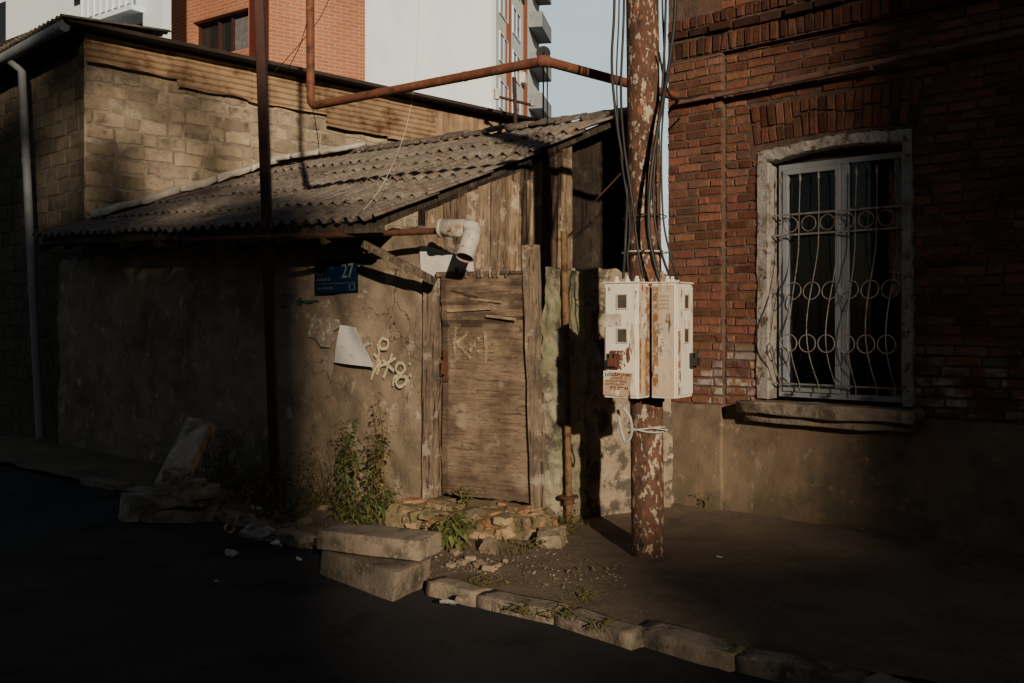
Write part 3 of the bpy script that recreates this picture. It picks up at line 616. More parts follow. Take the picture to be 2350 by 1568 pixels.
for i in range(24):
    ax,ay,az=axes(R.uniform(0,3),0,0,R.uniform(.06,.2),R.uniform(.05,.11),.035)
    lumpy(stp,cen+du*R.uniform(-.62,.62)+dn*R.uniform(-.22,.26)+Vector((0,0,.145)),ax,ay,az,.15,.016,11,R.choice(((1.1,.72,.55),(.9,.85,.7),(1.2,1.05,.9))),smooth=False)
stp.obj('doorstep',M_rubble,label='crumbling brick and rubble doorstep below the wooden door',category='step')
# ------------------------------------------------------------------ flue + pipes
def bez(pts,n=8):
    out=[];pts=[Vector(p) for p in pts]
    for i in range(len(pts)-1):
        p0=pts[max(i-1,0)];p1=pts[i];p2=pts[i+1];p3=pts[min(i+2,len(pts)-1)]
        for k in range(n):
            t=k/n; out.append(.5*((2*p1)+(-p0+p2)*t+(2*p0-5*p1+4*p2-p3)*t*t+(-p0+3*p1-3*p2+p3)*t**3))
    out.append(pts[-1]); return out
def arcpath(a,b,c,r,n=6):
    a,b,c=Vector(a),Vector(b),Vector(c); d1=(a-b).normalized(); d2=(c-b).normalized(); s=b+d1*r; e=b+d2*r
    return [a]+[ (s*(1-t)**2+b*2*t*(1-t)+e*t*t) for t in [k/n for k in range(n+1)]]+[c]
fl=root('stove_flue',P(1010,525,8.15),label='rust-stained stove flue elbow poking from the shed',category='flue pipe')
e0,e1,e2=P(1010,524,7.98),P(1088,524,7.86),P(1066,592,7.74)
pth=arcpath(e0,e1,e2,.05,2)
mb=MB(); mb.tube(pth,.072,20,cap=False)
for k in (1,len(pth)-2):
    p=pth[k]; t=(pth[k+1]-pth[k-1]).normalized(); mb.tube([p-t*.010,p+t*.010],.076,20)
mb.tube([e0,e0+(e1-e0).normalized()*.03],.078,20); mb.tube([e0+(e1-e0).normalized()*.10,e0+(e1-e0).normalized()*.115],.077,20)
mb.obj('elbow',M_flue,fl,solid=.004)
mb=MB(); mb.tube([P(1012,530,8.0),P(640,545,8.75),P(430,552,9.9)],.027,12); mb.obj('pipe',M_rust,fl)
gas=root('gas_pipe',P(712,245,9),label='brown painted overhead gas pipe crossing to the brick house',category='gas pipe')
z=3.56; A=Vector((-1.82,9.0,z)); Bp=Vector((.244,7.44,z)); Cc=Vector((1.44,8.62,z)); top=Vector((-1.84,9.02,7))
mb=MB(); p=arcpath(top,A,Bp,.09,6); mb.tube(p,.038,14)
mb.tube([Bp+(A-Bp).normalized()*.03,Bp,Bp+(Cc-Bp).normalized()*.03],.047,14); mb.tube([Bp,Cc],.038,14)
for p_ in (A.lerp(Bp,.33),A.lerp(Bp,.7)): 
    t=(Bp-A).normalized(); mb.tube([p_-t*.01,p_+t*.01],.041,14)
mb.obj('pipe',M_gas,gas)
mb=MB(); mb.tube([Cc,BF.p(.12,3.56,.10),BF.p(2.0,3.585,.10),BF.p(5.5,3.68,.10)],.026,12)
for a in (.5,1.9,3.2): mb.beam(BF.p(a,3.56,.0),BF.p(a,3.56,.12),.02,.05)
mb.obj('wall_run',surf('pinkish_pipe_paint',(.20,.12,.10),(.13,.075,.06),scale=9,bump=.3,stains=[((.08,.03,.02),9,.56,.66)]),gas)
mb=MB(); b0=G(634,1150); b1=P(596,0,9.05); b1=b0+(b1-b0)*1.5; mb.beam(b0-Vector((0,0,.1)),b1,.085,.085); 
mb.obj('steel_post',M_darksteel,bevel=.008,label='dark rusty square steel post standing by the shed',category='post')
sp=root('standpipe',G(1302,1205),label='rusty brown standpipe with round flange beside the gate',category='pipe')
mb=MB(); g=G(1306,1215); tp=P(1294,530,g.y+.02); mb.tube([g,g.lerp(tp,.5)+Vector((.004,0,0)),tp],.027,14)
mb.obj('pipe',surf('brown_rusty_pipe',(.19,.115,.055),(.10,.06,.03),scale=14,bump=.4,stains=[((.06,.03,.018),10,.53,.64)]),sp)
mb=MB(); fp=g.lerp(tp,.105); mb.tube([fp,fp+Vector((0,0,.016))],.080,20); mb.tube([fp+Vector((0,0,-.05)),fp],.045,16); mb.obj('flange',M_rust,sp,bevel=.003)
# ------------------------------------------------------------------ utility pole
pb=G(1487,1272); pt=P(1474,0,pb.y); pt=pb+(pt-pb)*1.6
pole=root('utility_pole',pb,label='rusty tubular steel utility pole with peeling paint',category='utility pole')
mb=MB(); mb.tube([pb-Vector((0,0,.1))]+[pb.lerp(pt,k/30) for k in range(1,31)],.113,32); mb.obj('shaft',M_pole,pole)
def at(zz): 
    t=(zz-pb.z)/(pt.z-pb.z); return pb.lerp(pt,t)
mb=MB(); c=at(1.08); mb.tube([c-Vector((0,0,.02)),c+Vector((0,0,.02))],.125,28); mb.obj('collar',M_rust,pole)
def loop(mb,c,r,rr,til=0,n=28,dx=0):
    mb.tube([c+Vector((math.cos(t*2*math.pi/n)*(r+dx*.3),math.sin(t*2*math.pi/n)*r,til*math.cos(t*2*math.pi/n+1))) for t in range(n)],rr,6,closed=True)
mb=MB(); loop(mb,at(2.33),.15,.004,.01); mb.obj('tie_wire',M_rust,pole)
mb=MB(); loop(mb,at(2.09),.16,.005,.0); mb.obj('tie_wire',M_white,pole)
mb=MB(); loop(mb,at(.86),.125,.007,.03); loop(mb,at(.88),.127,.006,-.025); c=at(.87); mb.tube([c+Vector((-.10,-.09,.0)),c+Vector((.02,-.15,.02)),c+Vector((.13,-.10,.0))],.006,6)
mb.tube(bez([P(1430,935,6.58),P(1446,960,6.6),P(1449,995,6.66),P(1436,1015,6.7),P(1425,985,6.72),P(1418,940,6.7)]),.011,8)
mb.obj('cable_loop',surf('grey_white_cable',(.42,.42,.39),(.32,.32,.30),bump=0),pole)
th=math.radians(33); e1=Vector((-math.cos(th),math.sin(th),0)); e2=Vector((math.sin(th),math.cos(th),0))
zb0,zb1=1.105,1.862
def meterbox(corner,ux,uy,w_,flip,lab):
    F=Frame(corner[0],corner[1],ux,uy); rt=root('meter_box',F.p(w_/2,zb0,-.08),label=lab,category='electric meter box',group='meter boxes strapped to the pole')
    mb=MB(); mb.fbox(F,0,w_,zb0,zb1,-.17,0); mb.fbox(F,-.008,w_+.008,zb1+.001,zb1+.012,-.178,.012)
    mb.obj('body',[M_box],rt,bevel=.006)
    mb=MB(); mb.fbox(F,.012,w_-.012,zb0+.02,zb1-.02,.001,.010); mb.obj('door',M_box,rt,bevel=.004)
    for zz in (1.70,1.475):
        mb=MB(); mb.fbox(F,w_*.42,w_*.42+.066,zz,zz+.085,.0105,.013); mb.obj('meter_window',M_meterw,rt)
        mb=MB(); x0,x1=w_*.42-.008,w_*.42+.074
        for (p,q_,r_,s_) in ((x0,x1,zz-.008,zz),(x0,x1,zz+.085,zz+.093),(x0,x0+.008,zz,zz+.085),(x1-.008,x1,zz,zz+.085)): mb.fbox(F,p,q_,r_,s_,.0105,.017)
        mb.obj('meter_window_frame',M_box2,rt)
    mb=MB(); lx=w_*.34 if not flip else w_*.85
    mb.fbox(F,lx-.035,lx+.035,1.30,1.40,.011,.035); mb.tube([F.p(lx-.018,1.37,.05),F.p(lx-.018,1.41,.05),F.p(lx+.018,1.41,.05),F.p(lx+.018,1.37,.05)],.006,8); mb.fbox(F,lx-.03,lx+.03,1.315,1.37,.036,.062)
    mb.obj('padlock',M_rust if not flip else M_cable,rt,bevel=.003)
    for x in (.05,.13,.2):
        mb=MB(); p=Vector(F.p(x,zb1+.01,-.08)); mb.tube([p,p+Vector((0,0,.02)),p+Vector((0,0,.021)),p+Vector((0,0,.04))],[.02,.02,.013,.013],12)
        mb.obj('cable_gland',M_white,rt)
    return rt,F
A_=Vector((.825,6.5,0)); w1=.25; o1=A_+e1*w1
r1,F1=meterbox((o1.x,o1.y),-e1.x,-e1.y,w1,False,'dented white meter box with rust stains and torn flyer')
B_=Vector((1.067,6.5,0)); r2,F2=meterbox((B_.x,B_.y),e2.x,e2.y,.28,True,'rusty white meter box with louvred side and padlock')
S1=Frame(A_.x,A_.y,e2.x,e2.y)
mb=MB(); mb.fbox(S1,.008,.162,zb0+.012,zb1-.012,.0008,.003)
mb.obj('side_sheet',M_box2,r1)
S2=Frame(B_.x+e1.x*.17,B_.y+e1.y*.17,-e1.x,-e1.y)
mb=MB(); mb.fbox(S2,.008,.162,zb0+.012,zb1-.012,.0008,.003); mb.obj('side_sheet',M_box2,r2)
for k in range(4):
    mb=MB(); z=1.69+.026*k; mb.hexa([S2.p(.04,z,.004),S2.p(.13,z,.004),S2.p(.13,z+.016,.014),S2.p(.04,z+.016,.014),S2.p(.04,z,.002),S2.p(.13,z,.002),S2.p(.13,z+.018,.002),S2.p(.04,z+.018,.002)])
    mb.obj('louvre',M_box2,r2)
M_stk=surf('worn_sticker',(.6,.55,.47),(.4,.34,.27),scale=18,bump=0,stains=[((.2,.16,.13),22,.55,.6)])
for (S_,x0,x1,y0,y1,rr) in ((S1,.04,.11,1.70,1.76,r1),(S1,.03,.115,1.50,1.66,r1),(S2,.05,.12,1.36,1.60,r2)):
    mb=MB(); mb.fbox(S_,x0,x1,y0,y1,.004,.0058); mb.obj('sticker',M_stk,rr)
M_rp=surf('flaked_rust_patch',(.26,.12,.055),(.13,.06,.035),scale=20,bump=.4,bdist=.003,holes=(30,.46,.56,1))
mb=MB(); mb.fbox(F1,.04,.16,1.29,1.42,.0104,.0109); mb.obj('rust_patch',M_rp,r1)
mb=MB(); mb.fbox(F1,.0,.13,1.575,1.66,.0104,.0109); mb.obj('rust_patch',M_stk,r1)
M_rs=surf('rust_streak',(.38,.20,.08),(.22,.10,.045),scale=20,bump=0,stretch=(1,1,.2),holes=(16,.44,.64,.8))
for (S_,x0,x1,y0,y1,rr) in ((S1,.10,.16,1.12,1.84,r1),(S2,.010,.05,1.12,1.84,r2),(S1,.01,.04,1.14,1.5,r1),(F2,.02,.06,1.13,1.55,r2)):
    mb=MB(); dd=.0034 if S_ in (S1,S2) else .0104; mb.fbox(S_,x0,x1,y0,y1,dd,dd+.0004); mb.obj('rust_streak',M_rs,rr)
fy=root('flyer',F1.p(.1,1.2,.02),label='torn orange printed flyer glued to the meter box',category='flyer')
mb=MB(); q_=[(-.002,1.125),(.10,1.118),(.185,1.122),(.20,1.19),(.215,1.27),(.10,1.277),(.0,1.285)]; mb.add([F1.p(a,z,.0125) for a,z in q_],[tuple(range(7))]); mb.obj('paper',M_flyer,fy)
mb=MB(); puttext(mb,F1,'გამოძახებით',.008,1.252,.0145,.030,.19,.0008); puttext(mb,F1,'კარების',.05,1.232,.0145,.018,.09); puttext(mb,F1,'ატვირთვა და მონტაჟი',.012,1.213,.0145,.016,.16); puttext(mb,F1,'დამზადება',.012,1.194,.0145,.016,.14)
puttext(mb,F1,'593 299 41',.05,1.162,.0145,.030,.13,.0008); mb.obj('lettering',M_ink,fy)
def cable(pts,r,lab='black power cable hanging beside the pole',m=M_cable,nm='power_cable',cat='cable',grp='cables running down the pole'):
    mb=MB(); mb.tube(bez(pts),r,7); mb.obj(nm,m,label=lab,category=cat,group=grp)
def cp(l): return [P(x,y,Y) for x,y,Y in l]
cable(cp([(1408,-300,6.9),(1410,0,6.85),(1404,150,6.8),(1418,300,6.75),(1438,420,6.72),(1436,540,6.6),(1430,640,6.62)]),.010)
cable(cp([(1430,-300,6.9),(1432,0,6.85),(1425,200,6.8),(1432,330,6.72),(1452,470,6.66),(1462,560,6.6),(1476,640,6.6)]),.009)
cable(cp([(1420,-300,6.9),(1421,0,6.88),(1415,180,6.85),(1424,350,6.75),(1445,500,6.66),(1440,600,6.6),(1448,642,6.62)]),.006)
cable(cp([(1548,-300,6.9),(1550,0,6.85),(1535,150,6.78),(1512,280,6.66),(1492,420,6.62),(1490,540,6.6),(1512,640,6.6)]),.013)
cable(cp([(1530,-300,6.9),(1528,0,6.85),(1520,200,6.75),(1505,340,6.66),(1500,480,6.64),(1518,580,6.62),(1540,642,6.66)]),.009)
cable(cp([(1518,-300,6.9),(1520,0,6.88),(1526,180,6.8),(1518,330,6.72),(1522,500,6.7),(1540,590,6.66),(1556,642,6.68)]),.007)
cable(cp([(1512,120,6.76),(1535,215,6.9),(1570,225,7.4),(1600,222,8.5)]),.008,'black cable looping across to the brick house')
wl='thin overhead wire sagging above the shed roof'
cable(cp([(962,-60,8.3),(955,150,8.4),(930,300,8.5),(880,420,8.6),(820,500,8.4)]),.0022,wl,M_white,'overhead_wire','wire','overhead wires')
cable(cp([(770,-40,9.6),(735,40,9.6),(680,110,9.7),(630,165,9.8)]),.004,wl,M_cable,'overhead_wire','wire','overhead wires')
cable(cp([(712,20,9.05),(690,100,9.3),(660,160,9.6)]),.004,wl,M_cable,'overhead_wire','wire','overhead wires')
cable(cp([(700,190,9.0),(720,260,9.3),(732,340,9.9)]),.004,wl,M_cable,'overhead_wire','wire','overhead wires')
mb=MB(); mb.tube([P(1256,150,7.6),P(1256,282,11.2)],.006,6); mb.obj('support_rod',M_darksteel,label='thin dark steel rod under the gas pipe bend',category='rod')
mb=MB(); mb.tube([P(1350,478,8.9),P(1425,398,8.9)],.008,6); mb.obj('support_rod',M_darksteel,label='thin rod slanting under the roof edge',category='rod')
# ------------------------------------------------------------------ block building
BR=Frame(-5.5,12.8,.698,.716); BL=Frame(-5.5,12.8,.716,-.698)
blk=root('block_building',BR.p(0,0),label='two-storey cement block building with rusty sheet eaves',category='building')
mb=MB()
c=[BR.p(0,-.2,0),BR.p(9.3,-.2,0),BR.p(9.3,5.3,0),BR.p(0,5.3,0),BR.p(0,-.2,-9),BR.p(9.3,-.2,-9),BR.p(9.3,5.3,-9),BR.p(0,5.3,-9)]
mb.add(c,[(0,1,2,3),(7,6,5,4),(1,5,6,2),(2,6,7,3)],0,1.0); mb.add(c,[(3,7,4,0)],0,.3)  # left face tinted dark to stand for its shade
def ktint(a,z):
    v=R.choice((.7,.85,1,1,1.1,1.2)); return (v,v*R.uniform(.95,1.02),v*R.uniform(.88,1))
lay(mb,BR,.0,6.6,2.4,5.3,.42,.195,.032,.011,1,ktint,jit=.013,wob=.007,ed=.008,miss=.01)
lay(mb,BL,-7,.0,.0,5.3,.42,.195,.026,.008,1,lambda a,z:tuple(x*.25 for x in ktint(a,z)),jit=.008,ed=.006)  # blocks of the shaded left face darkened by tint
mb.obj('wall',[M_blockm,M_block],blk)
mb=MB()
def slab(z0,a0,a1,d0,d1,zr): 
    c=[BR.p(a0,z0,d1),BR.p(a1,z0,d1),BR.p(a1,z0+.05,d1),BR.p(a0,z0+.05,d1),BR.p(a0,zr,d0),BR.p(a1,zr,d0),BR.p(a1,zr+.05,d0),BR.p(a0,zr+.05,d0)]; mb.hexa(c)
slab(5.34,-.35,9.6,-9,.35,5.9); mb.obj('roof',M_dark,blk)
mb=MB()
def corr(F,a0,a1,zt,zb_,d,tint,jag=.02,pitch=.075):
    ns=int((a1-a0)/.06)+1; nv=int((zt-zb_)/pitch*8); vs=[];fs=[]
    for j in range(nv+1):
        for i in range(ns+1):
            a=a0+(a1-a0)*i/ns; z=zb_+(zt-zb_)*j/nv+(nz(a*2.2,0,zb_)*jag*1.5*(1-j/nv)); ph=2*math.pi*(zt-z)/pitch
            vs.append(F.p(a,z,d+.018*math.sin(ph)+.03*(1-j/nv)+.02*nz(a*1.5,z*2)))
    for j in range(nv):
        for i in range(ns): fs.append((j*(ns+1)+i,j*(ns+1)+i+1,(j+1)*(ns+1)+i+1,(j+1)*(ns+1)+i))
    mb.add(vs,fs,0,tint,True)
a=-.02
for i,wd in enumerate([1.25,1.1,1.35,1.2,1.0]):
    zb_=[4.95,4.84,4.82,4.64,4.60][i]; corr(BR,a,a+wd+.05,5.33,zb_,.05+.018*(i%2),R.uniform(.7,1.2),.022,.085); a+=wd
mb.obj('eave_sheet',M_sheet,blk,label='strip of rusty corrugated sheets under the eave')
mb=MB(); a=5.9
while a<9.2:
    wd=.12; mb.fbox(BR,a,a+wd-.012,4.0,5.3,.02,.05,tint=R.uniform(.7,1.1),j=.003); a+=wd
mb.obj('board_cladding',M_sheet,blk)
mb=MB(); mb.tube([BL.p(-9,5.22,.35),BL.p(.25,5.3,.35)],.075,12); 
mb.obj('gutter',M_zinc,blk)
mb=MB(); vs=[];fs=[];n=300
for i in range(n+1):
    a=-9+9.4*i/n; h=.025*math.sin(a*2*math.pi/.14); vs+=[BL.p(a,5.40+h,.42),BL.p(a,5.50+h,-1.0)]
    if i<n: fs.append((2*i,2*i+2,2*i+3,2*i+1))
mb.add(vs,fs,smooth=True); mb.obj('roof_edge',M_slate,blk,solid=.01)
mb=MB(); p0=BL.m(50,165,.2);p1=BL.m(92,1005,.2); t0=Vector(BL.p(p0[0],p0[1],.2)); t1=Vector(BL.p(p1[0],max(p1[1],0.03),.2))
mb.tube([Vector(BL.p(p0[0],5.2,.35)),t0,t0.lerp(t1,.5),t1],.055,12)
for k in (.25,.6,.72): c=t0.lerp(t1,k); mb.tube([c-Vector((0,0,.03)),c+Vector((0,0,.03))],.062,12)
mb.obj('downpipe',M_zinc,blk)
mst=root('antenna_mast',P(1182,305,17),label='dark iron mast with crossbar standing on the roof',category='mast')
mb=MB(); mb.tube([P(1184,310,17),P(1180,178,17)],.035,8); mb.tube([P(1142,222,17),P(1222,242,17)],.025,8); mb.obj('pole',M_darksteel,mst)
for (a,b,r_) in ((P(1140,228,17),P(1140,205,17),.05),(P(1222,243,17),P(1222,230,17),.04)):
    mb=MB(); mb.tube([a,b],r_,10); mb.obj('insulator',M_white,mst)
ds=root('satellite_dish',P(1247,135,24),label='small grey satellite dish on a thin mast',category='satellite dish')
mb=MB(); c=P(1247,122,24); vs=[c+Vector((0,.06,0))];fs=[]; n=20
for r_ in (.08,.17):
    for k in range(n): vs.append(c+Vector((math.cos(k*2*math.pi/n)*r_,.06-r_*r_*2.5,math.sin(k*2*math.pi/n)*r_)))
fs=[(0,1+k,1+(k+1)%n) for k in range(n)]+[(1+k,1+n+k,1+n+(k+1)%n,1+(k+1)%n) for k in range(n)]
mb.add(vs,fs,smooth=True); mb.obj('dish',M_white,ds,solid=.01)
mb=MB(); mb.tube([c,c+Vector((0,.1,-1.9))],.02,8); mb.tube([c,c+Vector((0,-.15,-.03))],.01,6); mb.obj('mast',M_darksteel,ds)
# ------------------------------------------------------------------ apartments
def xy(px,Y): return ((px-1175)/F0*Y,Y)
apt=root('apartment_block',(*xy(700,27),0),label='orange tiled apartment block with dark framed window',category='apartment building')
pL=xy(300,29.5); pM=xy(618,26); pRr=xy(838,27.5)
OL=Frame(pL[0],pL[1],pM[0]-pL[0],pM[1]-pL[1]); OR=Frame(pM[0],pM[1],pRr[0]-pM[0],pRr[1]-pM[1])
lenL=math.hypot(pM[0]-pL[0],pM[1]-pL[1]); lenR=math.hypot(pRr[0]-pM[0],pRr[1]-pM[1])
mb=MB()
wa,wz=OL.m(442,140); wb,_=OL.m(570,48); wt=OL.m(442,52)[1]
for (x0,x1,y0,y1) in ((0,wa,0,24),(wb,lenL,0,24),(wa,wb,0,wz),(wa,wb,wt,24)): mb.add([OL.p(x0,y0),OL.p(x1,y0),OL.p(x1,y1),OL.p(x0,y1)],[(0,1,2,3)])
for (x0,y0,x1,y1) in ((wa,wz,wb,wz),(wb,wz,wb,wt),(wb,wt,wa,wt),(wa,wt,wa,wz)): mb.add([OL.p(x0,y0,0),OL.p(x1,y1,0),OL.p(x1,y1,-.35),OL.p(x0,y0,-.35)],[(0,1,2,3)])
mb.add([OR.p(0,0),OR.p(lenR,0),OR.p(lenR,24),OR.p(0,24)],[(0,1,2,3)])
e=Vector(OR.p(lenR,0)); e3=e+Vector((-1.5,8,0)); mb.add([e,e3,e3+Vector((0,0,24)),e+Vector((0,0,24))],[(0,1,2,3)])
e4=Vector(OL.p(0,0))+Vector((0,10,0)); mb.add([Vector(OL.p(0,0)),e4,e4+Vector((0,0,24)),Vector(OL.p(0,24))],[(0,1,2,3)])
mb.add([Vector(OL.p(0,24)),Vector(OL.p(lenL,24)),Vector(OR.p(lenR,24)),e3+Vector((0,0,24)),e4+Vector((0,0,24))],[(0,1,2,3,4)])
mb.obj('wall',M_tile,apt)
wn=root('window',OL.p(wa,wz)); wn.parent=apt; wn.matrix_parent_inverse=Matrix.Translation(-apt.location)
mb=MB(); mb.fbox(OL,wa,wb,wz,wt,-.4,-.3); mb.obj('pane',M_glassd,wn)
mb=MB(); ww=wb-wa
for x in (0,.36,.60,.97): mb.fbox(OL,wa+ww*x,wa+ww*x+.06,wz,wt,-.295,-.2)
for y in (wz,wt-.06): mb.fbox(OL,wa,wb,y,y+.06,-.29,-.19)
mb.obj('frame',plain('brown_frame',(.06,.025,.02),.5),wn)
mb=MB()
for k in range(26):
    x=wa+ww*(.62+.33*k/26); mb.fbox(OL,x,x+.02,wz+.1,wt-.1,-.298,-.285+.02*(k%2))
mb.obj('curtain',surf('dim_curtain',(.16,.16,.17),(.09,.09,.10),bump=0),wn)
mb=MB(); x0,_=OL.m(574,50); mb.fbox(OL,x0,lenL-.02,0,24,.002,.03); mb.obj('corner_trim',plain('oxblood_trim',(.10,.025,.018),.6),apt)
wh=root('apartment_block',(*xy(200,24),0),label='white rendered apartment block with recessed balcony',category='apartment building')
WB=xy(372,24); WA=(WB[0]-.8*17,WB[1]+.6*17); WF=Frame(WA[0],WA[1],.8,-.6); wl_=17
ba,bz=WF.m(212,100); bb,bt=WF.m(328,28); mb=MB()
for (x0,x1,y0,y1,dk) in ((0,ba,0,24,-.5),(bb,wl_,0,24,-.25),(ba,bb,0,bz-1.0,-.5),(ba,bb,bt,24,-.5)): mb.fbox(WF,x0,x1,y0,y1,dk,0)
mb.obj('wall',M_apt_white,wh)
mb=MB(); mb.fbox(WF,ba,bb,bz-1.6,bt,-.56,-.51); mb.obj('recess_shade',plain('shaded_recess',(.07,.08,.09),.7),wh)  # dark panel painted as the shade inside the balcony recess
mb=MB(); mb.fbox(WF,ba-.05,bb+.05,bt-.02,bt+.10,.001,.35); 
for k in range(9): mb.fbox(WF,ba+(bb-ba)*k/8-.02,ba+(bb-ba)*k/8+.02,bt+.1,bt+.9,.28,.32)
mb.fbox(WF,ba-.05,bb+.05,bt+.9,bt+.98,.25,.35); mb.fbox(WF,ba,bb,bt+.18,bt+.85,.27,.28)
mb.obj('balcony',M_apt_white,wh)
mb=MB(); mb.fbox(WF,ba+.15,ba+.85,bz+.05,bz+.5,-.45,-.15); c=Vector(WF.p(ba+.5,bz+.28,-.14)); ww_=Vector((WF.ux,WF.uy,0))
mb.tube([c+(ww_*math.cos(t*math.pi/8)+Vector((0,0,math.sin(t*math.pi/8))))*.16 for t in range(16)],.02,6,closed=True); mb.fbox(WF,ba+.1,ba+.9,bz-1.0,bz+.049,-.45,-.12)
mb.obj('air_conditioner',M_zinc,wh)
for (px,py,w_,h_) in ((172,14,.4,1.2),(0,120,.35,1.4)):
    mb=MB(); xa,za=WF.m(px,py); mb.fbox(WF,xa,xa+w_,za,za+h_,.001,.03); mb.obj('window',M_glassd,wh)
tw=root('apartment_tower',(*xy(1000,60),0),label='tall pale apartment block with windows and balconies along its side',category='apartment building')
TA=xy(700,57); TB=xy(1128,60); TF_=Frame(TA[0],TA[1],TB[0]-TA[0],TB[1]-TA[1]); tl_=math.hypot(TB[0]-TA[0],TB[1]-TA[1])
mb=MB(); mb.fbox(TF_,0,tl_,0,38,-14,0); mb.obj('wall',M_apt_white,tw)
TS=Frame(TB[0]+.02,TB[1],.19,.98)
mb=MB(); mb.fbox(TS,.0,16,0,40,-.5,.25,0); mb.obj('side_facade',surf('apartment_side_render',(.66,.72,.75),(.56,.61,.64),scale=.4,bump=.1),tw)
for a in (3.0,9.0):
    mb=MB(); mb.fbox(TS,a,a+1.6,0,40,.251,.30); mb.obj('pilaster',plain('orange_render',(.40,.15,.08),.8),tw)
for fl_ in range(9):
    z=6.2+fl_*2.9
    for a in (1.0,5.3):
        wn=root('window',TS.p(a,z)); wn.parent=tw; wn.matrix_parent_inverse=Matrix.Translation(-tw.location)
        mb=MB(); mb.fbox(TS,a,a+2.4,z,z+1.6,.252,.28); mb.obj('pane',M_glassd,wn)
        mb=MB()
        for (p,q_,r_,s_) in ((a-.1,a+2.5,z-.1,z),(a-.1,a+2.5,z+1.6,z+1.7),(a-.1,a,z,z+1.6),(a+2.4,a+2.5,z,z+1.6),(a+1.15,a+1.25,z,z+1.6)): mb.fbox(TS,p,q_,r_,s_,.252,.33)
        mb.obj('frame',M_apt_white,wn)
    mb=MB(); a=11.2; mb.fbox(TS,a,a+4.4,z-.9,z-.75,.252,1.25); mb.fbox(TS,a,a+.08,z-.75,z+.2,.252,1.25); mb.fbox(TS,a+4.3,a+4.4,z-.75,z+.2,.252,1.25); mb.fbox(TS,a+.08,a+4.3,z-.75,z+.2,1.15,1.24)
    mb.obj('balcony',M_zinc,tw)
    if fl_%2==0:
        mb=MB(); mb.fbox(TS,8.0,8.8,z+.2,z+.9,.26,.6); mb.obj('air_conditioner',M_white,tw,bevel=.03)
# ------------------------------------------------------------------ unseen buildings across the street, added and shaped to cast shade
Sx=Vector((.975,.22,0)); Tt=Vector((-.22,.975,0))
def opp(s0,s1,t0,t1,h,lab):  # unseen block added to keep sun and sky off the scene
    rt=root('shade_block',Sx*((s0+s1)/2)+Tt*t0,label=lab,category='building',group='unseen shading blocks across the street')
    F=Frame(*( (Sx*s1+Tt*t1).x,(Sx*s1+Tt*t1).y,-Sx.x,-Sx.y)); mb=MB(); w_=s1-s0; mb.fbox(F,0,w_,-.2,h,-(t1-t0),0); mb.obj('wall',M_opp,rt)
    mb=MB(); mb.fbox(F,0,w_,h+.0,h+.12,-(t1-t0),0.0); mb.obj('roof',M_dark,rt)
tb=math.tan(EL)*50
opp(-45,-3.4,-58,-50,tb+9,'tall unseen block added across the street to shade the far left')
opp(-3.39,-1.6,-58,-50,tb+6.9,'unseen upright block added to shade the left of the shed')
opp(-1.59,.42,-58,-50,tb+5.6,'lower unseen block added to shade the plaster wall')
opp(.43,2.0,-58,-50,tb+1.14,'low unseen block added to shade the road')
opp(2.01,4.12,-58,-50,tb+1.80,'low unseen block added to shade the road')
opp(4.13,45,-58,-50,tb+16,'tall unseen block added across the street to shade the far left')
opp(-26,-6.0,-22,-6,12,'dark unseen block added across the street to dim the left')
opp(7.5,26,-22,-5,15,'dark unseen block added across the street to dim the right')
tk=math.tan(EL)
def stree(tS,tT,q0,spread,ncl,lab):  # unseen tree, added to break up the sun on the block wall
    trb=Sx*tS+Tt*tT; zc_=q0-tT*tk; Rt=random.Random(int(tS*10)+77)
    tree=root('dapple_tree',trb,label=lab,category='tree',group='unseen tree added across the road')
    mb=MB(); mb.tube(bez([trb,trb+Vector((.2,0,zc_*.4)),trb+Vector((-.1,.1,zc_*.75)),trb+Vector((0,0,zc_))],5),[.32-.26*k/15 for k in range(16)],10)
    br=[]
    for i in range(14):
        z0=zc_*Rt.uniform(.82,1.0); an=Rt.uniform(0,6.28); e=trb+Vector((math.cos(an)*Rt.uniform(.6,1.0)*spread,math.sin(an)*spread*.8,z0+Rt.uniform(.1,1.2))); mb.tube(bez([trb+Vector((0,0,z0)),trb.lerp(e,.5)+Vector((0,0,z0*.5)),e],4),.035,6); br.append(e)
    mb.obj('trunk',M_wood,tree)
    mb=MB()
    for i in range(ncl):
        c=Rt.choice(br)+Vector((Rt.gauss(0,.5),Rt.gauss(0,.5),Rt.gauss(0,.5)))
        for k in range(34):
            p=c+Vector((Rt.gauss(0,.17),Rt.gauss(0,.17),Rt.gauss(0,.17))); u=Vector((Rt.gauss(0,1),Rt.gauss(0,1),Rt.gauss(0,1))).normalized()*.10; v=u.cross(Vector((Rt.gauss(0,1),Rt.gauss(0,1),1))).normalized()*.07
            mb.add([p-u,p+v,p+u,p-v],[(0,1,2,3)],0,Rt.uniform(.6,1.3))
    mb.obj('crown',M_leaf,tree)
stree(-2.3,-26.0,7.6,1.5,60,'tall unseen leafy tree added across the street to dapple the light')
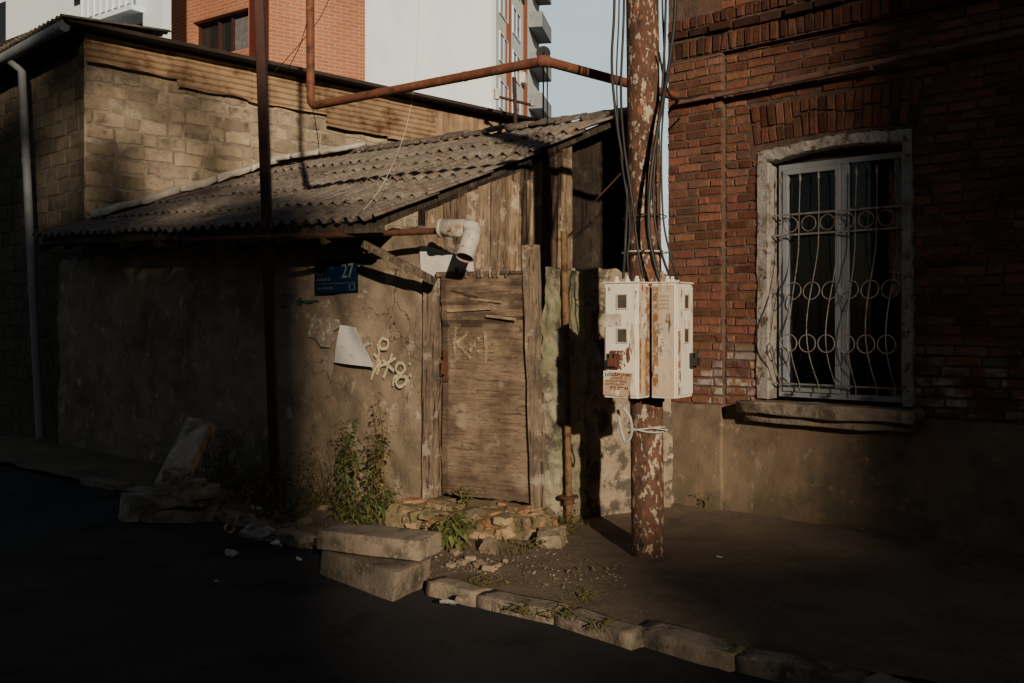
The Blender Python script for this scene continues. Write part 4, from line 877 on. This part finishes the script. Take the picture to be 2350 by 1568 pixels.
# ------------------------------------------------------------------ stones, slabs
def stone(name,c,yaw,pitch,roll,l,w_,h,rd,amp,lab,cat,tint=1.0,mat=M_stone,fr=5,grp=None,smooth=True):
    mb=MB(); ax,ay,az=axes(yaw,pitch,roll,l,w_,h); lumpy(mb,c,ax,ay,az,rd,amp,fr,tint,smooth=smooth)
    k=dict(label=lab,category=cat)
    if grp: k['group']=grp
    return mb.obj(name,mat,**k)
Nn=G(905,1382,RZ);Ll=G(733,1318,RZ);Rr=G(990,1345,RZ); cc=(Ll+Rr)/2; dl=(Nn-Ll)
mb=MB(); lumpy(mb,cc+Vector((0,0,.085)),dl/2*.99,(Rr-Nn)/2*.97,Vector((.01,0,.088)),.03,.013,4,.85); mb.obj('stone_block',M_stone,bevel=.004,label='rough tan kerb block lying flat by the road',category='stone block',group='loose kerb blocks')
a_=G(968,1290,.13); b_=G(722,1262,.13); d1=(a_-b_); n1=Vector((-d1.y,d1.x,0)).normalized()
if n1.y<0: n1=-n1
mb=MB(); lumpy(mb,(a_+b_)/2+n1*.15+Vector((0,0,.065)),d1/2*.97,n1*.145,Vector((0,.01,.060)),.03,.010,4,1.05); mb.obj('stone_block',M_stone,bevel=.004,label='tan stone block stacked askew on another block',category='stone block',group='loose kerb blocks')
sl_=[P(x,y,Y) for x,y,Y in ((352,1108,8.6),(408,1126,8.45),(484,968,8.95),(434,958,9.1))]; nn_=(sl_[1]-sl_[0]).cross(sl_[3]-sl_[0]).normalized()
if nn_.y>0: nn_=-nn_
cx=(sl_[0]+sl_[1]+sl_[2]+sl_[3])/4
mb=MB(); lumpy(mb,cx-nn_*.04,((sl_[1]-sl_[0])+(sl_[2]-sl_[3]))/4,((sl_[3]-sl_[0])+(sl_[2]-sl_[1]))/4,nn_*.045,.02,.008,4,1.9); mb.obj('stone_slab',M_stone,label='grey stone slab leaning diagonally on rubble',category='stone slab')
pile=[(330,1165,.36,.28,.17),(432,1182,.48,.30,.09),(420,1152,.42,.26,.08),(445,1130,.34,.24,.07),(418,1112,.34,.22,.06),(360,1190,.28,.2,.07),(405,1092,.2,.16,.08)]
for (x,y,l,w_,h) in pile:
    b=P(x,y,8.45); stone('rubble_stone',b,R.uniform(-.8,.3),R.uniform(-.15,.15),R.uniform(-.15,.15),l,w_,h*1.3,.08,.035,'grey broken stone in a roadside rubble pile','stone',1.3,grp='rubble stones',smooth=False)
for (x,y,s_) in ((1265,1248,.2),(1128,1265,.12),(1245,1222,.12),(1190,1215,.14),(1215,1232,.16),(1275,1215,.12),(1060,1292,.05),(1100,1300,.06),(1120,1310,.07),(1035,1300,.05),(1080,1285,.06),(1012,1250,.07),(1000,1262,.06),(1045,1270,.05),(1140,1300,.04),(1160,1290,.035),(740,1170,.07),(1060,1380,.05),(700,1200,.08),(660,1210,.05),(560,1190,.06),(520,1180,.07),(610,1215,.05)):
    stone('rubble_stone',G(x,y)+Vector((0,0,s_*.15)),R.uniform(0,3),R.uniform(-.3,.3),R.uniform(-.3,.3),s_*1.2,s_,s_*.6,.3,s_*.16,'pale broken stone chip on the pavement','stone',R.uniform(.8,1.15),M_rubble,9,'rubble stones',False)
mb=MB()
for i in range(1200):
    x=R.gauss(1080,70); y=R.gauss(1292,20)
    if R.random()<.7: x=R.uniform(480,1450); y=1180+(x-520)*.17+R.uniform(-40,45)
    if y<1165: continue
    s_=R.choice((.003,.004,.005,.007,.009,.014))*R.uniform(.7,1.2); p=G(x,y); ax,ay,az=axes(R.uniform(0,3),R.uniform(-.3,.3),0,s_*1.5,s_,s_*.7)
    c=[p+a*ax+b*ay+cc_*az for (a,b,cc_) in ((-1,-1,-1),(1,-1,-1),(1,1,-1),(-1,1,-1),(-.7,-.6,1),(.8,-.7,1),(.6,.7,1),(-.7,.8,1))]
    mb.hexa(c,0,R.choice((.4,.5,.6,.8,1.1)))
mb.obj('gravel',M_rubble,kind='stuff')
cup=MB(); cp_=G(525,1222)+Vector((0,0,.035)); ax=Vector((.5,-.85,.12)).normalized(); cup.tube([cp_+ax*-.05,cp_+ax*.05],[.026,.037],16,cap=False); cup.add([cp_+ax*-.048+Vector((math.cos(t)*.024*ax.y,-math.cos(t)*.024*ax.x,math.sin(t)*.024)) for t in [k*math.pi/8 for k in range(16)]],[tuple(range(16))])
cup.obj('paper_cup',plain('cup_paper',(.7,.52,.38),.7,bump=0),solid=.002,label='brown paper cup lying on its side by the kerb',category='cup')
def crump(px,py,s_,m,lab,name='litter_paper',cat='litter'):
    mb=MB(); p=G(px,py)+Vector((0,0,s_*.12)); ax,ay,az=axes(R.uniform(0,3),.2,.2,s_*1.4,s_*.9,s_*.3); lumpy(mb,p,ax,ay,az,.4,s_*.4,18,1.0,smooth=False); mb.obj(name,m,label=lab,category=cat,group='litter by the road')
M_bag=surf('translucent_bag',(.34,.34,.33),(.18,.18,.18),rough=.3,bump=0)
M_scrap=surf('dirty_paper_scrap',(.62,.61,.59),(.46,.45,.43),bump=0)
crump(590,1232,.15,M_bag,'crumpled grey plastic bag beside the kerb','plastic_bag','bag'); crump(636,1250,.06,M_scrap,'scrap of white crumpled paper'); crump(528,1272,.07,M_scrap,'scrap of white crumpled paper')
crump(686,1284,.03,M_scrap,'tiny scrap of pale paper'); crump(1032,1385,.06,M_bag,'clear crushed plastic cup by the kerb','plastic_bag','litter'); crump(495,1336,.025,M_scrap,'tiny scrap of pale paper'); crump(588,1168,.06,M_scrap,'scrap of white crumpled paper'); crump(1650,1280,.03,M_scrap,'tiny scrap of pale paper')
# ------------------------------------------------------------------ weeds
def weed(base,h,n,spread,ls,dens,tint,lab,name='weed'):
    mb=MB(); base=Vector(base)
    for i in range(n):
        an=R.uniform(0,6.28); out=Vector((math.cos(an),math.sin(an)*.6,0))*spread*R.uniform(.3,1.2); hh=h*R.uniform(.4,1.05)
        p0=base+Vector((R.uniform(-.07,.07),R.uniform(-.04,.04),0)); p3=p0+out+Vector((0,0,hh)); p1=p0+out*.25+Vector((R.uniform(-.04,.04),0,hh*.4)); p2=p0+out*.6+Vector((R.uniform(-.05,.05),0,hh*.8))
        pts=bez([p0,p1,p2,p3],4); mb.tube(pts,[.004*(1-k/len(pts))+.0012 for k in range(len(pts))],4,tint=(1.5,1.1,.9))
        for k in range(int(dens*hh/.1)):
            t=R.uniform(.12,1)**.8; p=pts[min(int(t*(len(pts)-1)),len(pts)-2)].lerp(pts[min(int(t*(len(pts)-1))+1,len(pts)-1)],R.random())
            a2=R.uniform(0,6.28); d_=Vector((math.cos(a2),math.sin(a2),R.uniform(-.7,.6))).normalized(); off_=d_*R.uniform(0,.04); L_=ls*R.uniform(.35,1.5)*(1.15-t*.6); sd=d_.cross(Vector((0,0,1))).normalized()*L_*R.uniform(.16,.34)
            up=sd.cross(d_).normalized()*L_*.08; p=p+off_
            v=R.uniform(.5,1.6); dr=R.uniform(.8,1.3); tn=(tint[0]*v*dr,tint[1]*v,tint[2]*v)
            tip=p+d_*L_-Vector((0,0,L_*.35)); m1=p+d_*L_*.45
            mb.add([p,m1+sd+up,tip,m1-sd+up,m1-up],[(0,1,4),(1,2,4),(0,4,3),(4,2,3)],0,tn)
    return mb.obj(name,M_leaf,label=lab,category='weed',group='weeds along the wall')
dry=(2.0,1.45,1.3); gr=(1,1.2,.9); olive=(1.35,1.2,1)
WL='leafy green weed growing against the shed wall'; WD='tall dry weed with thin stems beside the shed wall'
for (x,y,h,n,sp_,ls,de,t,lb) in (
 (872,1180,1.0,5,.12,.05,6,dry,WD),(845,1185,.74,5,.24,.07,6,olive,WL),(800,1175,.88,5,.16,.075,7,gr,WL),(765,1170,.72,4,.22,.05,5,dry,WD),(735,1165,.5,4,.18,.045,5,dry,WD),
 (700,1160,.34,5,.15,.05,6,dry,WD),(885,1200,.28,8,.16,.07,9,gr,WL),(835,1205,.28,7,.24,.065,8,gr,WL),(780,1195,.26,6,.22,.06,7,olive,WL),(640,1170,.50,7,.22,.055,7,dry,WD),(600,1165,.48,7,.22,.055,8,olive,WL),(660,1190,.30,8,.22,.055,8,gr,WL),
 (570,1160,.42,7,.22,.05,7,dry,WD),(520,1120,.72,8,.24,.045,8,olive,WL),(485,1115,.6,7,.22,.045,7,dry,WD),(545,1150,.36,8,.22,.05,7,olive,WL),(955,1130,.42,5,.07,.045,7,dry,WD),(610,1190,.28,8,.24,.05,8,olive,WL)):
    weed(G(x,y),h,n,sp_,ls,de,t,lb)
for (x,y,h,n,sp_,ls,de) in ((1045,1262,.28,9,.14,.085,8),(1025,1240,.2,7,.12,.07,7),(1300,1222,.18,7,.12,.05,8),(1285,1205,.2,5,.1,.05,8),(1425,1172,.14,5,.08,.045,7),(1605,1165,.13,5,.1,.045,7),(1200,1262,.10,6,.1,.035,7),(1290,1415,.10,6,.07,.03,7),(1370,1440,.09,6,.07,.025,7),(1175,1405,.06,5,.06,.025,7),(1105,1340,.06,6,.1,.025,7),(1340,1375,.06,7,.14,.025,7),(1690,1500,.07,6,.08,.025,7)):
    weed(G(x,y),h,n,sp_,ls,de,(1.25,1.4,1.0),'small green weed sprouting from the broken pavement')
p=Vector(DF.p(.55,.17,.30)); weed(p,.14,5,.12,.05,6,(1.2,1.5,.9),'small ivy sprig growing on the doorstep')
mb=MB()
def tuft(p,n,h):
    for i in range(n):
        b=p+Vector((R.gauss(0,.06),R.gauss(0,.03),-.015)); an=R.uniform(0,6.28); o_=Vector((math.cos(an),math.sin(an),0)); hh=h*R.uniform(.3,1.1); s_=o_.cross(Vector((0,0,1)))*.002
        v=R.uniform(.6,1.4); m_=b+o_*hh*.3+Vector((0,0,hh*.6)); t_=b+o_*hh*.9+Vector((0,0,hh*.8))
        mb.add([b-s_,b+s_,m_+s_*.8,m_-s_*.8,t_],[(0,1,2,3),(3,2,4)],0,(v*1.4,v*1.2,v))
for (x,y) in ((1160,1265),(1185,1275),(1140,1250),(1210,1268),(1330,1360),(1345,1382),(1300,1375),(1360,1385),(1100,1335),(1130,1345),(1285,1405),(1292,1420),(1180,1400),(1365,1440),(990,1225),(735,1150),(700,1165),(760,1160),(720,1175),(690,1150),(900,1185),(1000,1225),(1420,1175),(1315,1210),(1330,1195),(560,1150),(590,1175),(640,1200),(500,1150),(1690,1500),(1880,1535)):
    tuft(G(x+R.uniform(-10,10),y+R.uniform(-4,4)),24,.065 if y>1290 else .10)
mb.obj('grass',M_leaf,kind='stuff')
